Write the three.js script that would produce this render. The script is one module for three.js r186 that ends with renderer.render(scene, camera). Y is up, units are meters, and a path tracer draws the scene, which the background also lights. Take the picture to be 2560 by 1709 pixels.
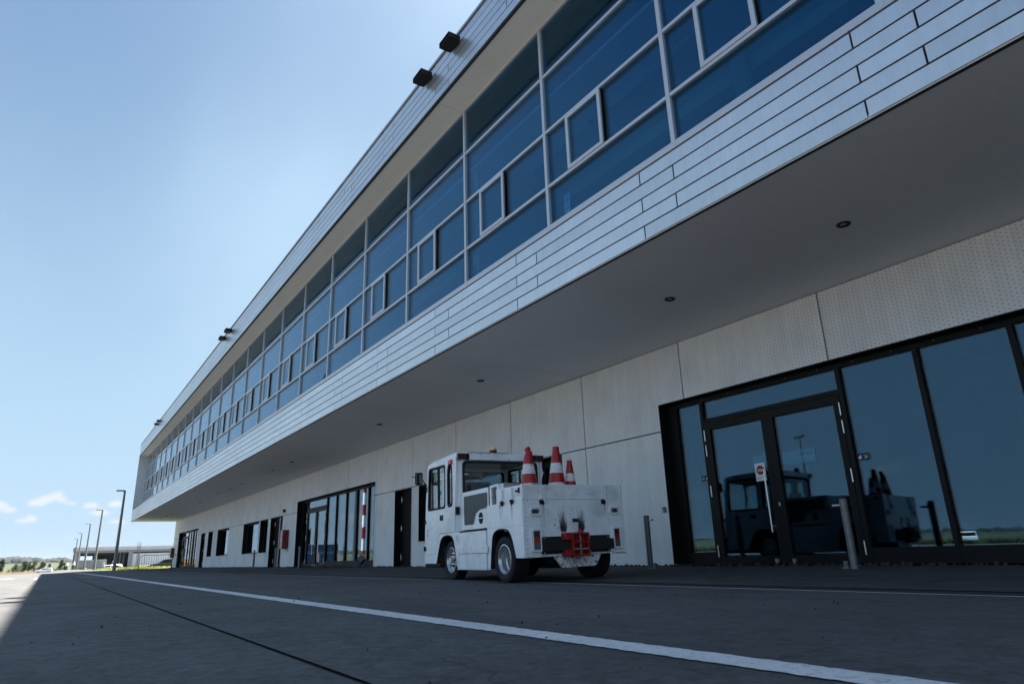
import * as THREE from 'three';
import { mergeGeometries, toCreasedNormals } from 'three/addons/utils/BufferGeometryUtils.js';
import { RoundedBoxGeometry } from 'three/addons/geometries/RoundedBoxGeometry.js';
import { MarchingCubes } from 'three/addons/objects/MarchingCubes.js';

// ---------------------------------------------------------------- camera, sky, sun, exposure
const EYE = 0.3395, FRONT = -9.76;
const scene = new THREE.Scene();
const camera = new THREE.PerspectiveCamera(54.37, 1024 / 683, 0.05, 9000);
camera.position.set(0, EYE, 0);
camera.rotation.order = 'YXZ';
camera.rotation.set(THREE.MathUtils.degToRad(17.534), THREE.MathUtils.degToRad(55.814), THREE.MathUtils.degToRad(-1.933));
camera.focus = 10;
camera.userData.fStop = 7;

const SUN = new THREE.Vector3(-1.2, 11.35, -6.11).normalize();
const EXPOSURE = 7;

// deterministic noise
function rng(seed) { let a = seed >>> 0; return () => { a = (a + 0x6d2b79f5) | 0; let t = Math.imul(a ^ (a >>> 15), 1 | a); t = (t + Math.imul(t ^ (t >>> 7), 61 | t)) ^ t; return ((t ^ (t >>> 14)) >>> 0) / 4294967296; }; }
function hash2(x, y, s) { let h = Math.imul(x, 374761393) ^ Math.imul(y, 668265263) ^ Math.imul(s, 2147483647 ^ 0x9e3779b9); h = Math.imul(h ^ (h >>> 13), 1274126177); return ((h ^ (h >>> 16)) >>> 0) / 4294967296; }
function vnoise(x, y, px, py, s) {          // periodic value noise, periods px, py in cells
  const ix = Math.floor(x), iy = Math.floor(y), fx = x - ix, fy = y - iy, u = fx * fx * (3 - 2 * fx), v = fy * fy * (3 - 2 * fy);
  const X = (i) => ((i % px) + px) % px, Y = (i) => ((i % py) + py) % py;
  const a = hash2(X(ix), Y(iy), s), b = hash2(X(ix + 1), Y(iy), s), c = hash2(X(ix), Y(iy + 1), s), d = hash2(X(ix + 1), Y(iy + 1), s);
  return (a + (b - a) * u) * (1 - v) + (c + (d - c) * u) * v;
}
function fbm(u, v, cells, oct, s, ratio = 1) { let t = 0, a = 0.5, n = 0, c = cells; for (let i = 0; i < oct; i++) { const cy = Math.max(1, Math.round(c * ratio)); t += a * vnoise(u * c, v * cy, c, cy, s + i); n += a; a *= 0.5; c *= 2; } return t / n; }
const sstep = (a, b, x) => { const t = Math.min(1, Math.max(0, (x - a) / (b - a))); return t * t * (3 - 2 * t); };
const mixn = (a, b, t) => a + (b - a) * t;

{ // the sky: clear air, paler towards the horizon and round the sun, small fair-weather clouds low down all the way round
  const W = 3072, H = 1536, data = new Float32Array(W * H * 4);
  const puffs = [[-91.15, 4.25, 0.55, 0.32], [-90.75, 4.45, 0.5, 0.42], [-90.2, 4.6, 0.55, 0.5], [-89.7, 4.45, 0.5, 0.4], [-89.25, 4.28, 0.45, 0.22], [-93.3, 3.95, 0.7, 0.5], [-92.7, 3.75, 0.5, 0.32], [-91.9, 3.05, 0.45, 0.24], [-91.35, 3.2, 0.4, 0.3], [-88.0, 4.1, 0.5, 0.3], [-87.3, 3.6, 0.7, 0.3], [-86.4, 4.2, 0.6, 0.35], [-86.2, 3.0, 0.8, 0.2]];
  const r = rng(71);
  for (let i = 0; i < 70; i++) {           // the rest of the ring of clouds
    const az = -84 + r() * 346, el = 2.0 + r() * 2.6, n = 2 + Math.floor(r() * 4);
    if (az > 262) continue;
    for (let k = 0; k < n; k++) puffs.push([az + (k - n / 2) * 0.5 + r() * 0.3, el + (r() - 0.3) * 0.5, 0.35 + r() * 0.5, 0.2 + r() * 0.4]);
  }
  const rows = (el) => Math.round(((el * Math.PI / 180) / Math.PI + 0.5) * H);
  const cl = new Float32Array(W * H);
  for (const [az, el, sx, sy] of puffs) {
    for (let row = rows(el - 3 * sy); row < rows(el + 3 * sy); row++) {
      const e = ((row + 0.5) / H - 0.5) * 180;
      const c0 = Math.round((((az - 90 - 4 * sx) / 360 + 0.5) % 1 + 1) % 1 * W), wd = Math.round(8 * sx / 360 * W);
      for (let i = 0; i < wd; i++) {
        const col = (c0 + i) % W, da = -4 * sx + (i / wd) * 8 * sx;
        let de = (e - el) / sy; if (de < 0) de *= 1.9;
        const nz = fbm(col / W, row / H, 340, 4, 9, 0.5);
        const v = Math.exp(-(da * da) / (sx * sx) - de * de) * (0.12 + 1.9 * nz);
        cl[row * W + col] = Math.max(cl[row * W + col], v);
      }
    }
  }
  // a faint veil of high cloud over the roof, drifting towards the sun, and its like elsewhere
  const VEILS = [[-164, 27, 13, 9, 0.26], [-118, 40, 16, 9, 0.14], [-75, 34, 18, 8, 0.16], [10, 30, 20, 9, 0.14], [95, 26, 22, 8, 0.12], [135, 34, 18, 8, 0.12]];
  const VEIL = (az, e) => { let t = 0; for (const [a, b, sa, sb, k] of VEILS) { const d = ((az - a + 540) % 360) - 180; t += k * Math.exp(-(d * d) / (sa * sa) - ((e - b) * (e - b)) / (sb * sb)); } return t; };
  for (let row = 0; row < H; row++) {
    const up = ((row + 0.5) / H - 0.5) * Math.PI, e = up * 180 / Math.PI, y = Math.sin(up), ee = Math.max(e, 0);
    const low = Math.exp(-Math.pow(ee / 37, 2)), haze = Math.exp(-ee / 3.2);      // values as seen at the exposure above
    for (let col = 0; col < W; col++) {
      const a = ((col + 0.5) / W - 0.5) * 2 * Math.PI, x = Math.cos(a) * Math.cos(up), z = Math.sin(a) * Math.cos(up);
      const ang = Math.acos(Math.min(1, Math.max(-1, x * SUN.x + y * SUN.y + z * SUN.z))) * 180 / Math.PI;
      const thin = e > 0 ? sstep(3, 20, e) * (fbm(((x / (y + 0.25)) * 0.06 + 0.5) % 1, ((z / (y + 0.25)) * 0.06 + 0.5) % 1, 12, 5, 211, 3) - 0.5) : 0;   // thin high haze
      const glow = 1.6 * Math.exp(-Math.pow(ang / 33, 2)) * (1 + 0.9 * thin) + 0.05 * thin + VEIL(a * 180 / Math.PI, e) * (1 + 1.6 * thin);
      let rr = mixn(0.008, 0.54, low) + glow * 0.76, gg = mixn(0.11, 0.77, low) + glow * 0.88, bb = mixn(0.40, 0.98, low) + glow * 0.84;
      rr = mixn(rr, 0.66, haze * 0.6); gg = mixn(gg, 0.76, haze * 0.6); bb = mixn(bb, 0.88, haze * 0.6);
      const c = sstep(0.28, 0.85, cl[row * W + col]);
      if (c > 0) { const k = 0.95, o = 0.7 * c; rr = mixn(rr, k, o); gg = mixn(gg, k, o); bb = mixn(bb, k, o); }
      rr /= EXPOSURE; gg /= EXPOSURE; bb /= EXPOSURE;
      const i = (row * W + col) * 4; data[i] = rr; data[i + 1] = gg; data[i + 2] = bb; data[i + 3] = 1;
    }
  }
  const sky = new THREE.DataTexture(data, W, H, THREE.RGBAFormat, THREE.FloatType);
  sky.mapping = THREE.EquirectangularReflectionMapping; sky.magFilter = THREE.LinearFilter; sky.needsUpdate = true;
  scene.background = sky; scene.environment = sky;
}
const sun = new THREE.DirectionalLight(0xfff6ea, 5);
sun.name = 'sun'; sun.position.copy(SUN).multiplyScalar(200); sun.target.position.set(-30, 0, -4); sun.position.add(sun.target.position);
sun.castShadow = true; sun.shadow.radius = 1;
Object.assign(sun.shadow.camera, { left: -120, right: 120, top: 120, bottom: -120, near: 1, far: 500 });
scene.add(sun, sun.target);

const renderer = new THREE.WebGLRenderer({ antialias: true });
renderer.toneMapping = THREE.LinearToneMapping; renderer.toneMappingExposure = EXPOSURE;
renderer.shadowMap.enabled = true;

scene.fog = new THREE.FogExp2(new THREE.Color().setRGB(0.72, 0.85, 1.0), 0.000022);

// ---------------------------------------------------------------- textures
function dataTex(n, fn, rx, ry, srgb) {       // fn(u, v) -> [r, g, b] linear 0..1
  const d = new Uint8Array(n * n * 4);
  for (let j = 0; j < n; j++) for (let i = 0; i < n; i++) {
    const c = fn((i + 0.5) / n, (j + 0.5) / n), o = (j * n + i) * 4;
    for (let k = 0; k < 3; k++) { let v = Math.min(1, Math.max(0, c.length ? c[k] : c)); if (srgb) v = v <= 0.0031308 ? v * 12.92 : 1.055 * Math.pow(v, 1 / 2.4) - 0.055; d[o + k] = Math.round(v * 255); }
    d[o + 3] = 255;
  }
  const t = new THREE.DataTexture(d, n, n); t.magFilter = THREE.LinearFilter; t.wrapS = t.wrapT = THREE.RepeatWrapping; t.repeat.set(rx, ry ?? rx);
  if (srgb) t.colorSpace = THREE.SRGBColorSpace; t.needsUpdate = true; return t;
}
function retile(t, rx, ry) { const c = t.clone(); c.repeat.set(rx, ry ?? rx); c.needsUpdate = true; return c; }
function canvasTex(w, h, draw) { const c = document.createElement('canvas'); c.width = w; c.height = h; draw(c.getContext('2d'), w, h); const t = new THREE.CanvasTexture(c); t.colorSpace = THREE.SRGBColorSpace; t.wrapS = t.wrapT = THREE.RepeatWrapping; return t; }

const T = {};
T.apron = dataTex(2048, (u, v) => {           // 16 m of concrete: clouded patches, tyre smears, specks
  const big = fbm(u, v, 5, 4, 11), mid = fbm(u, v, 28, 4, 23), fine = fbm(u, v, 300, 3, 37), streak = fbm(u, v, 6, 4, 51, 9);
  const agg = vnoise(u * 1024, v * 1024, 1024, 1024, 99); let k = 0.053 + 0.030 * (big - 0.5) + 0.034 * (mid - 0.5) + 0.052 * (fine - 0.5) + 0.024 * (streak - 0.5) + 0.035 * (agg - 0.5);
  const sp = vnoise(u * 420, v * 420, 420, 420, 77); if (sp > 0.965) k *= 0.5; if (sp < 0.02) k *= 1.5; const cr = Math.abs(fbm(u, v, 7, 5, 171) - 0.5); if (cr < 0.0016) k *= 0.6;
  for (const [c0, am, ph, w] of [[0.30, 0.05, 0.1, 0.010], [0.345, 0.05, 0.1, 0.010], [0.66, 0.08, 0.55, 0.008], [0.86, 0.03, 0.3, 0.012]]) { const q = Math.abs(v - c0 - am * Math.sin(6.2832 * (u + ph))) / w; if (q < 1) k *= 1 - 0.30 * (1 - q * q) * sstep(0.38, 0.6, fbm(u, v, 14, 3, 181)); } const st = fbm(u, v, 9, 3, 90); if (st > 0.66) k *= 1 - 0.9 * (st - 0.66);
  return [k * 0.96, k, k * 1.05];
}, 1 / 16, 1 / 16, true);
T.grain = dataTex(512, (u, v) => 0.5 + 0.7 * (fbm(u, v, 64, 3, 5) - 0.5) + 0.4 * (fbm(u, v, 9, 3, 6) - 0.5), 1 / 0.7);
T.soft = dataTex(512, (u, v) => { const k = 0.90 + 0.10 * (fbm(u, v, 5, 5, 15) - 0.5) + 0.05 * (fbm(u, v, 90, 2, 16) - 0.5); return [k, k, k]; }, 1 / 5, 1 / 5, true);
{ // precast wall: 2.4 m tile, staggered dimples 117 mm apart in rows 60 mm apart
  const N = 2048, cx = 2.4 / 20 , cy = 2.4 / 40;
  const dot = (u, v) => { const X = u * 2.4, Y = v * 2.4; let best = 9; for (const [ox, oy] of [[0, 0], [0.5, 0.5]]) { const dx = ((X / cx - ox) % 1 + 1.5) % 1 - 0.5, dy = ((Y / cy - oy) % 1 + 1.5) % 1 - 0.5; best = Math.min(best, Math.hypot(dx * cx / 0.0112, dy * cy / 0.0072)); } return 1 - sstep(0.6, 1.15, best); };
  T.wall = dataTex(N, (u, v) => {
    const d = dot(u, v), run = fbm(u, v, 24, 4, 61, 0.08), blot = fbm(u, v, 4, 4, 62), fine = fbm(u, v, 200, 2, 63);
    const k = (0.83 + 0.16 * (run - 0.5) + 0.17 * (blot - 0.5) + 0.08 * (fine - 0.5)) * (1 - 0.60 * d);
    return [k * 0.985, k * 0.995, k];
  }, 1 / 2.4, 1 / 2.4, true);
  T.wallBump = dataTex(1024, (u, v) => 0.75 - 0.7 * dot(u, v) + 0.12 * (fbm(u, v, 160, 2, 64) - 0.5), 1 / 2.4);
}
T.clad = dataTex(512, (u, v) => { const k = 0.68 + 0.05 * (fbm(u, v, 160, 2, 31, 0.25) - 0.5) + 0.07 * (fbm(u, v, 40, 3, 35, 0.1) - 0.5) + 0.07 * (fbm(u, v, 4, 4, 32) - 0.5); return [k * 0.97, k, k * 1.03]; }, 1 / 2.5, 1 / 2.5, true);
T.paint = dataTex(1024, (u, v) => {           // worn white line paint
  const w = fbm(u, v, 90, 4, 81), b = fbm(u, v, 8, 4, 82), k = 0.60 + 0.16 * (b - 0.5) + 0.30 * (w - 0.5) - 0.25 * sstep(0.60, 0.74, w);
  return [k * 0.98, k, k * 1.01];
}, 1 / 2.2, 1 / 2.2, true);
T.galv = dataTex(256, (u, v) => { const k = 0.19 + 0.24 * (vnoise(u * 18, v * 18, 18, 18, 44) - 0.5) + 0.25 * (fbm(u, v, 40, 2, 45) - 0.5); return [k, k * 1.01, k * 1.03]; }, 5, 5, true);

// ---------------------------------------------------------------- materials
const std = (color, roughness = 0.7, metalness = 0, extra = {}) => new THREE.MeshStandardMaterial({ color, roughness, metalness, ...extra });
const lin = (r, g, b) => new THREE.Color().setRGB(r, g, b);
const M = {
  apron: std(0xffffff, 0.86, 0, { map: T.apron, bumpMap: T.grain, bumpScale: 0.0035 }),
  strip: std(lin(0.78, 0.74, 0.70), 0.93, 0, { map: retile(T.apron, 1 / 9), bumpMap: T.grain, bumpScale: 0.006 }),
  drain: std(lin(0.34, 0.32, 0.30), 0.95, 0, { map: retile(T.apron, 1 / 3), bumpMap: T.grain, bumpScale: 0.01 }),
  sealant: std(lin(0.018, 0.018, 0.02), 0.8, 0, { bumpMap: T.grain, bumpScale: 0.004 }),
  kerbLip: std(lin(0.5, 0.5, 0.5), 0.85, 0, { map: T.soft }),
  line: std(0xffffff, 0.75, 0, { map: T.paint, bumpMap: T.grain, bumpScale: 0.002 }),
  wall: [1, 0.96, 1.02].map((k) => std(lin(0.95 * k, 0.97 * k, Math.min(1, 0.99 * k)), 0.82, 0, { map: T.wall, bumpMap: T.wallBump, bumpScale: 0.006 })),
  core: std(lin(0.03, 0.03, 0.032), 0.95),
  clad: [1, 0.94, 1.05, 0.98].map((k) => std(lin(0.95 * k, 0.95 * k, 0.95 * k), 0.33, 0.8, { map: T.clad })),
  soffit: std(lin(0.82, 0.845, 0.88), 0.9, 0, { map: T.soft }),
  soffitPale: std(lin(0.92, 0.89, 0.80), 0.9, 0, { map: retile(T.soft, 1 / 3) }),
  coping: std(lin(0.42, 0.44, 0.46), 0.35, 0.7),
  alu: std(lin(0.52, 0.535, 0.565), 0.38, 0.45),
  black: new THREE.MeshPhysicalMaterial({ color: lin(0.008, 0.008, 0.009), roughness: 0.5, specularIntensity: 0.35 }),
  blackMatt: new THREE.MeshPhysicalMaterial({ color: lin(0.008, 0.008, 0.009), roughness: 0.75, specularIntensity: 0.4 }),
  steel: std(lin(0.62, 0.62, 0.62), 0.28, 0.95),
  galv: std(0xffffff, 0.5, 0.6, { map: T.galv }),
  post: std(lin(0.12, 0.125, 0.13), 0.45, 0.6),
  plaster: std(lin(0.42, 0.42, 0.41), 0.9, 0, { map: T.soft }),
  ceiling: std(lin(0.55, 0.55, 0.54), 0.9),
  carpet: std(lin(0.09, 0.09, 0.09), 0.95),
  red: std(lin(0.15, 0.008, 0.010), 0.3),
  redPaint: std(lin(0.30, 0.008, 0.011), 0.4),
  paper: std(lin(0.80, 0.80, 0.80), 0.8),
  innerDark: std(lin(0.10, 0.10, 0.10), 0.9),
  yellow: std(lin(0.75, 0.45, 0.02), 0.5),
  roof: std(lin(0.3, 0.3, 0.3), 0.9),
};
const glass = (r, g, b, ior) => new THREE.MeshPhysicalMaterial({ color: lin(r, g, b), transmission: 1, thickness: 0, roughness: 0, ior });
M.glassUpper = glass(0.47, 0.71, 0.84, 1.2);      // insulating glass: a tinted outer pane and a coated inner one
M.coated = glass(0.88, 0.94, 0.94, 2.15);
M.glassGround = glass(0.48, 0.70, 0.80, 1.42);
M.coatedGround = glass(0.42, 0.50, 0.54, 2.2);
M.glassCab = glass(0.86, 0.92, 0.92, 1.52);

// ---------------------------------------------------------------- helpers
const used = new Map();
function numbered(n) { const k = used.get(n) ?? 0; used.set(n, k + 1); return k ? n + '_' + String(k).padStart(3, '0') : n; }
function shade(m) { m.castShadow = true; m.receiveShadow = true; return m; }
function tag(o, label, category, group) { o.userData = { label, category }; if (group) o.userData.group = group; return o; }
function thing(name, label, category, p = [0, 0, 0], turn = 0, group) { const o = new THREE.Group(); o.name = numbered(name); o.position.set(...p); o.rotation.y = turn; tag(o, label, category, group); scene.add(o); return o; }
const many = (g) => { if (!Array.isArray(g)) return g; if (g.length === 1) return g[0]; const strip = g.map((q) => { const n = q.index ? q.toNonIndexed() : q; for (const k of Object.keys(n.attributes)) if (!['position', 'normal', 'uv'].includes(k)) n.deleteAttribute(k); return n; }); return mergeGeometries(strip); };
function part(name, geo, mat, parent, label) { const m = shade(new THREE.Mesh(many(geo), mat)); m.name = name; if (label) m.userData.label = label; parent.add(m); return m; }
function sub(name, parent, label) { const g = new THREE.Group(); g.name = name; if (label) g.userData.label = label; parent.add(g); return g; }
function struct(name, geo, mat) { const m = part(numbered(name), geo, mat, scene); m.userData = { kind: 'structure' }; return m; }
function uvMetres(g) { const p = g.attributes.position, n = g.attributes.normal, uv = new Float32Array(p.count * 2); for (let i = 0; i < p.count; i++) { const ax = Math.abs(n.getX(i)), ay = Math.abs(n.getY(i)), az = Math.abs(n.getZ(i)); const [a, b] = az >= ax && az >= ay ? [p.getX(i), p.getY(i)] : ay >= ax ? [p.getX(i), p.getZ(i)] : [p.getZ(i), p.getY(i)]; uv[2 * i] = a; uv[2 * i + 1] = b; } g.setAttribute('uv', new THREE.BufferAttribute(uv, 2)); return g; }
function bx(x0, x1, y0, y1, z0, z1) { const g = new THREE.BoxGeometry(Math.abs(x1 - x0), Math.abs(y1 - y0), Math.abs(z1 - z0)); g.translate((x0 + x1) / 2, (y0 + y1) / 2, (z0 + z1) / 2); return uvMetres(g); }
function rbx(x0, x1, y0, y1, z0, z1, r = 0.01, s = 2) { const g = new RoundedBoxGeometry(Math.abs(x1 - x0), Math.abs(y1 - y0), Math.abs(z1 - z0), s, Math.min(r, Math.abs(x1 - x0) / 2.1, Math.abs(y1 - y0) / 2.1, Math.abs(z1 - z0) / 2.1)); g.translate((x0 + x1) / 2, (y0 + y1) / 2, (z0 + z1) / 2); return uvMetres(g); }
function rod(a, b, r, r2 = r, seg = 12) { const A = new THREE.Vector3(...a), B = new THREE.Vector3(...b), d = B.clone().sub(A), g = new THREE.CylinderGeometry(r2, r, d.length(), seg); g.applyQuaternion(new THREE.Quaternion().setFromUnitVectors(new THREE.Vector3(0, 1, 0), d.normalize())); g.translate((A.x + B.x) / 2, (A.y + B.y) / 2, (A.z + B.z) / 2); return g; }
function tube(pts, r, n = 24, seg = 8) { return new THREE.TubeGeometry(new THREE.CatmullRomCurve3(pts.map((p) => new THREE.Vector3(...p))), n, r, seg); }
function poly(pts, holes = []) { const s = new THREE.Shape(pts.map((p) => new THREE.Vector2(...p))); for (const h of holes) s.holes.push(h); return s; }
function roundRect(x0, x1, y0, y1, r, C = THREE.Path) { const p = new C(); p.moveTo(x0 + r, y0); p.lineTo(x1 - r, y0); p.quadraticCurveTo(x1, y0, x1, y0 + r); p.lineTo(x1, y1 - r); p.quadraticCurveTo(x1, y1, x1 - r, y1); p.lineTo(x0 + r, y1); p.quadraticCurveTo(x0, y1, x0, y1 - r); p.lineTo(x0, y0 + r); p.quadraticCurveTo(x0, y0, x0 + r, y0); return p; }
function roundPoly(pts, r, C = THREE.Shape) { // polygon with rounded corners
  const p = new C(), n = pts.length; for (let i = 0; i < n; i++) { const a = pts[(i + n - 1) % n], b = pts[i], c = pts[(i + 1) % n], la = Math.hypot(a[0] - b[0], a[1] - b[1]), lc = Math.hypot(c[0] - b[0], c[1] - b[1]), ra = Math.min(r, la / 2.01), rc = Math.min(r, lc / 2.01); const s = [b[0] + (a[0] - b[0]) / la * ra, b[1] + (a[1] - b[1]) / la * ra], e = [b[0] + (c[0] - b[0]) / lc * rc, b[1] + (c[1] - b[1]) / lc * rc]; if (i) p.lineTo(...s); else p.moveTo(...s); p.quadraticCurveTo(...b, ...e); } p.closePath(); return p;
}
function extrude(s, depth, bevel = 0) { return new THREE.ExtrudeGeometry(s, { depth, bevelEnabled: bevel > 0, bevelSize: bevel, bevelThickness: bevel, bevelSegments: 2, curveSegments: 8 }); }
const at = (g, x, y, z) => g.translate(x, y, z);
// an axis-aligned rectangle less some others, as a list of rectangles [x0, x1, y0, y1]
function less(r, cuts) { let out = [r]; for (const c of cuts) { const next = []; for (const [a, b, p, q] of out) { const x0 = Math.max(a, c[0]), x1 = Math.min(b, c[1]), y0 = Math.max(p, c[2]), y1 = Math.min(q, c[3]); if (x0 >= x1 - 1e-6 || y0 >= y1 - 1e-6) { next.push([a, b, p, q]); continue; } if (a < x0) next.push([a, x0, p, q]); if (x1 < b) next.push([x1, b, p, q]); if (p < y0) next.push([x0, x1, p, y0]); if (y1 < q) next.push([x0, x1, y1, q]); } out = next; } return out; }
// ground height: flat by the building, falling away far down the apron
function gy(x, z) { const fall = z < -5.3 ? -0.0102 * (Math.max(z, FRONT) - FRONT) : -0.0455 * Math.min(1, Math.max(0, (-1.95 - z) / 3.35)), d = Math.max(0, -x - 30), e = Math.max(0, -x - 100); return fall - 0.0035 * d * sstep(-4, 1, z) - 0.0022 * e; }
function sheet(x0, x1, z0, z1, nx, nz, up) { const p = [], uv = [], idx = []; const zs = Array.isArray(nz) ? nz : Array.from({ length: nz + 1 }, (_, j) => mixn(z0, z1, j / nz)); nz = zs.length - 1; for (let j = 0; j <= nz; j++) for (let i = 0; i <= nx; i++) { const x = mixn(x0, x1, i / nx), z = zs[j]; p.push(x, gy(x, z) + up, z); uv.push(x, z); } for (let j = 0; j < nz; j++) for (let i = 0; i < nx; i++) { const a = j * (nx + 1) + i, b = a + 1, c = a + nx + 1, d = c + 1; idx.push(a, c, b, b, c, d); } const g = new THREE.BufferGeometry(); g.setAttribute('position', new THREE.Float32BufferAttribute(p, 3)); g.setAttribute('uv', new THREE.Float32BufferAttribute(uv, 2)); g.setIndex(idx); g.computeVertexNormals(); return g; }

// ---------------------------------------------------------------- ground
{
  const R = [1, 30, 80, 150, 230, 262, 300, 340, 400, 500, 640, 820, 1050, 1300, 1600, 1950, 2300, 2700, 3100, 3500, 4000, 5000, 6500], N = 360, pos = [], col = [], idx = [];
  const EL = [[262, -0.33], [340, -0.17], [500, -0.10], [820, 0.0], [1300, 0.12], [1950, 0.24], [2700, 0.36], [3500, 0.50], [4000, 0.44], [6500, 0.25]];
  const el = (r) => { for (let i = 1; i < EL.length; i++) if (r <= EL[i][0]) return mixn(EL[i - 1][1], EL[i][1], (r - EL[i - 1][0]) / (EL[i][0] - EL[i - 1][0])); return 0.25; };
  R.forEach((r, j) => { for (let i = 0; i < N; i++) {
    const a = i / N * 2 * Math.PI, x = r * Math.cos(a), z = r * Math.sin(a);
    const hill = fbm(i / N, 0.5, 22, 4, 141), h = r < 262 ? gy(x, z) - 0.14 : EYE + r * Math.tan((el(r) + (r > 1000 ? (hill - 0.5) * 0.75 * sstep(1000, 3500, r) : 0)) * Math.PI / 180);
    pos.push(x, h, z);
    const cell = hash2(Math.floor(i / (3 + (j % 3) * 2)), j >> 1, 7), wood = r > 2600 ? sstep(0.42, 0.5, fbm(i / N, j / 30, 40, 3, 160)) : 0;
    const c = cell < 0.3 ? [0.035, 0.055, 0.018] : cell < 0.6 ? [0.05, 0.066, 0.024] : cell < 0.8 ? [0.09, 0.09, 0.04] : [0.028, 0.045, 0.016];
    const m = r < 330 ? (z > -1.5 ? [0.085, 0.045, 0.016] : [0.035, 0.042, 0.014]) : c; const f = 0.62; col.push(f * mixn(m[0], 0.011, wood), f * mixn(m[1], 0.017, wood), f * mixn(m[2], 0.014, wood));
  } });
  for (let j = 0; j < R.length - 1; j++) for (let i = 0; i < N; i++) { const a = j * N + i, b = j * N + (i + 1) % N, c = a + N, d = b + N; idx.push(a, b, c, b, d, c); }
  for (let i = 1; i < N - 1; i++) idx.push(0, i + 1, i);
  const g = new THREE.BufferGeometry(); g.setAttribute('position', new THREE.Float32BufferAttribute(pos, 3)); g.setAttribute('color', new THREE.Float32BufferAttribute(col, 3)); g.setIndex(idx); g.computeVertexNormals();
  struct('terrain', g, std(0xffffff, 1, 0, { vertexColors: true, side: THREE.DoubleSide }));
}
const FASCIA = -5.955, PANE = -6.71, END = -72.6, RIGHT = 12.44, GRID = -2.56;
const grassMat = std(lin(0.055, 0.078, 0.012), 1, 0, { bumpMap: T.grain, bumpScale: 0.03 });
struct('grass_verge', [sheet(-250, END - 0.1, -34, -5.35, 60, 12, -0.03)], grassMat);
struct('yard', [sheet(-300, -236, -60, -5.6, 8, 8, 0.0)], M.apron);
{
  const apron = new THREE.Group(); apron.name = 'apron'; apron.userData = { kind: 'structure' }; scene.add(apron);
  part('concrete_slab', sheet(-262, 90, -0.788, 90, 90, 16, 0), M.apron, apron);
  part('concrete_slab', sheet(-262, 40, -5.3, -0.813, 90, [-5.3, -4.4, -3.6, -2.8, -1.95, -1.4, -0.813], 0), M.apron, apron);
  part('joint_sealant', sheet(-140, 40, -0.83, -0.77, 60, 1, -0.008), M.sealant, apron);
  // line paint with ragged edges
  const edge = (z0, z1, x0, x1, n, seed) => { const s = [], r = rng(seed), a = [], b = []; for (let i = 0; i <= n; i++) { const x = mixn(x0, x1, i / n), w = Math.min(1, 1); a.push([x, z0 + (r() - 0.5) * 0.012 * w]); b.push([x, z1 + (r() - 0.5) * 0.012 * w]); } const p = [], uv = [], idx = []; for (let i = 0; i <= n; i++) for (const q of [a[i], b[i]]) { p.push(q[0], gy(q[0], q[1]) + 0.004, q[1]); uv.push(q[0], q[1]); } for (let i = 0; i < n; i++) { const k = 2 * i; idx.push(k, k + 1, k + 2, k + 2, k + 1, k + 3); } const g = new THREE.BufferGeometry(); g.setAttribute('position', new THREE.Float32BufferAttribute(p, 3)); g.setAttribute('uv', new THREE.Float32BufferAttribute(uv, 2)); g.setIndex(idx); g.computeVertexNormals(); return g; };
  part('white_line', [edge(-1.872, -1.716, -20, 6, 900, 3), edge(-1.89, -1.72, -58, -20, 500, 4)], M.line, apron);
  part('white_line', edge(0.2, 0.28, -33, -27.5, 30, 5).rotateY(0), M.line, apron);
  for (const [x, z0, z1] of [[-33.5, 1.0, 1.75], [-41, 1.15, 2.2], [-45, 0.55, 1.7]]) part('white_line', sheet(x - 0.35, x + 0.35, z0, z1, 2, 2, 0.004), M.line, apron);
  part('white_line', sheet(-27.95, -27.65, -1.6, -1.0, 2, 2, 0.004), M.line, apron);
  const strip = new THREE.Group(); strip.name = 'pavement'; strip.userData = { kind: 'structure' }; scene.add(strip);
  part('asphalt_strip', sheet(END, 40, FRONT + 0.02, -5.74, 60, 5, 0), M.strip, strip);
  part('drain_channel', sheet(END, 40, -5.74, -5.34, 60, 2, -0.006), M.drain, strip);
  part('kerb_lip', sheet(END, 40, -5.345, -5.30, 60, 1, 0.004), M.kerbLip, strip);
  // loose stones along the foot of the wall and specks on the concrete
  const stone = new THREE.IcosahedronGeometry(1, 0), n = 2600, im = new THREE.InstancedMesh(stone, std(lin(0.05, 0.045, 0.04), 0.95), n), m4 = new THREE.Matrix4(), q = new THREE.Quaternion(), r = rng(12);
  for (let i = 0; i < n; i++) { const x = END + r() * (RIGHT - END), s = 0.012 + 0.03 * r() * r(); m4.compose(new THREE.Vector3(x, s * 0.4, FRONT + 0.02 + r() * r() * 0.22), q.setFromEuler(new THREE.Euler(r() * 6, r() * 6, r() * 6)), new THREE.Vector3(s, s * (0.5 + r()), s)); im.setMatrixAt(i, m4); }
  im.name = 'gravel'; im.userData = { kind: 'stuff', label: 'dark loose gravel along the foot of the white wall', category: 'gravel' }; im.castShadow = im.receiveShadow = true; scene.add(im);
  const k = 240, pb = new THREE.InstancedMesh(stone, std(lin(0.03, 0.03, 0.03), 0.95), k);
  for (let i = 0; i < k; i++) { const s = 0.0035 + 0.007 * r() * r(); m4.compose(new THREE.Vector3(-24 + r() * 23, s * 0.5, -4.4 + r() * 4.6), q.setFromEuler(new THREE.Euler(r() * 6, r() * 6, r() * 6)), new THREE.Vector3(s, s * 0.7, s)); pb.setMatrixAt(i, m4); }
  pb.name = 'grit'; pb.userData = { kind: 'stuff', label: 'scattered dark grit lying on the grey concrete apron', category: 'grit' }; pb.castShadow = true; scene.add(pb);
}

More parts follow.
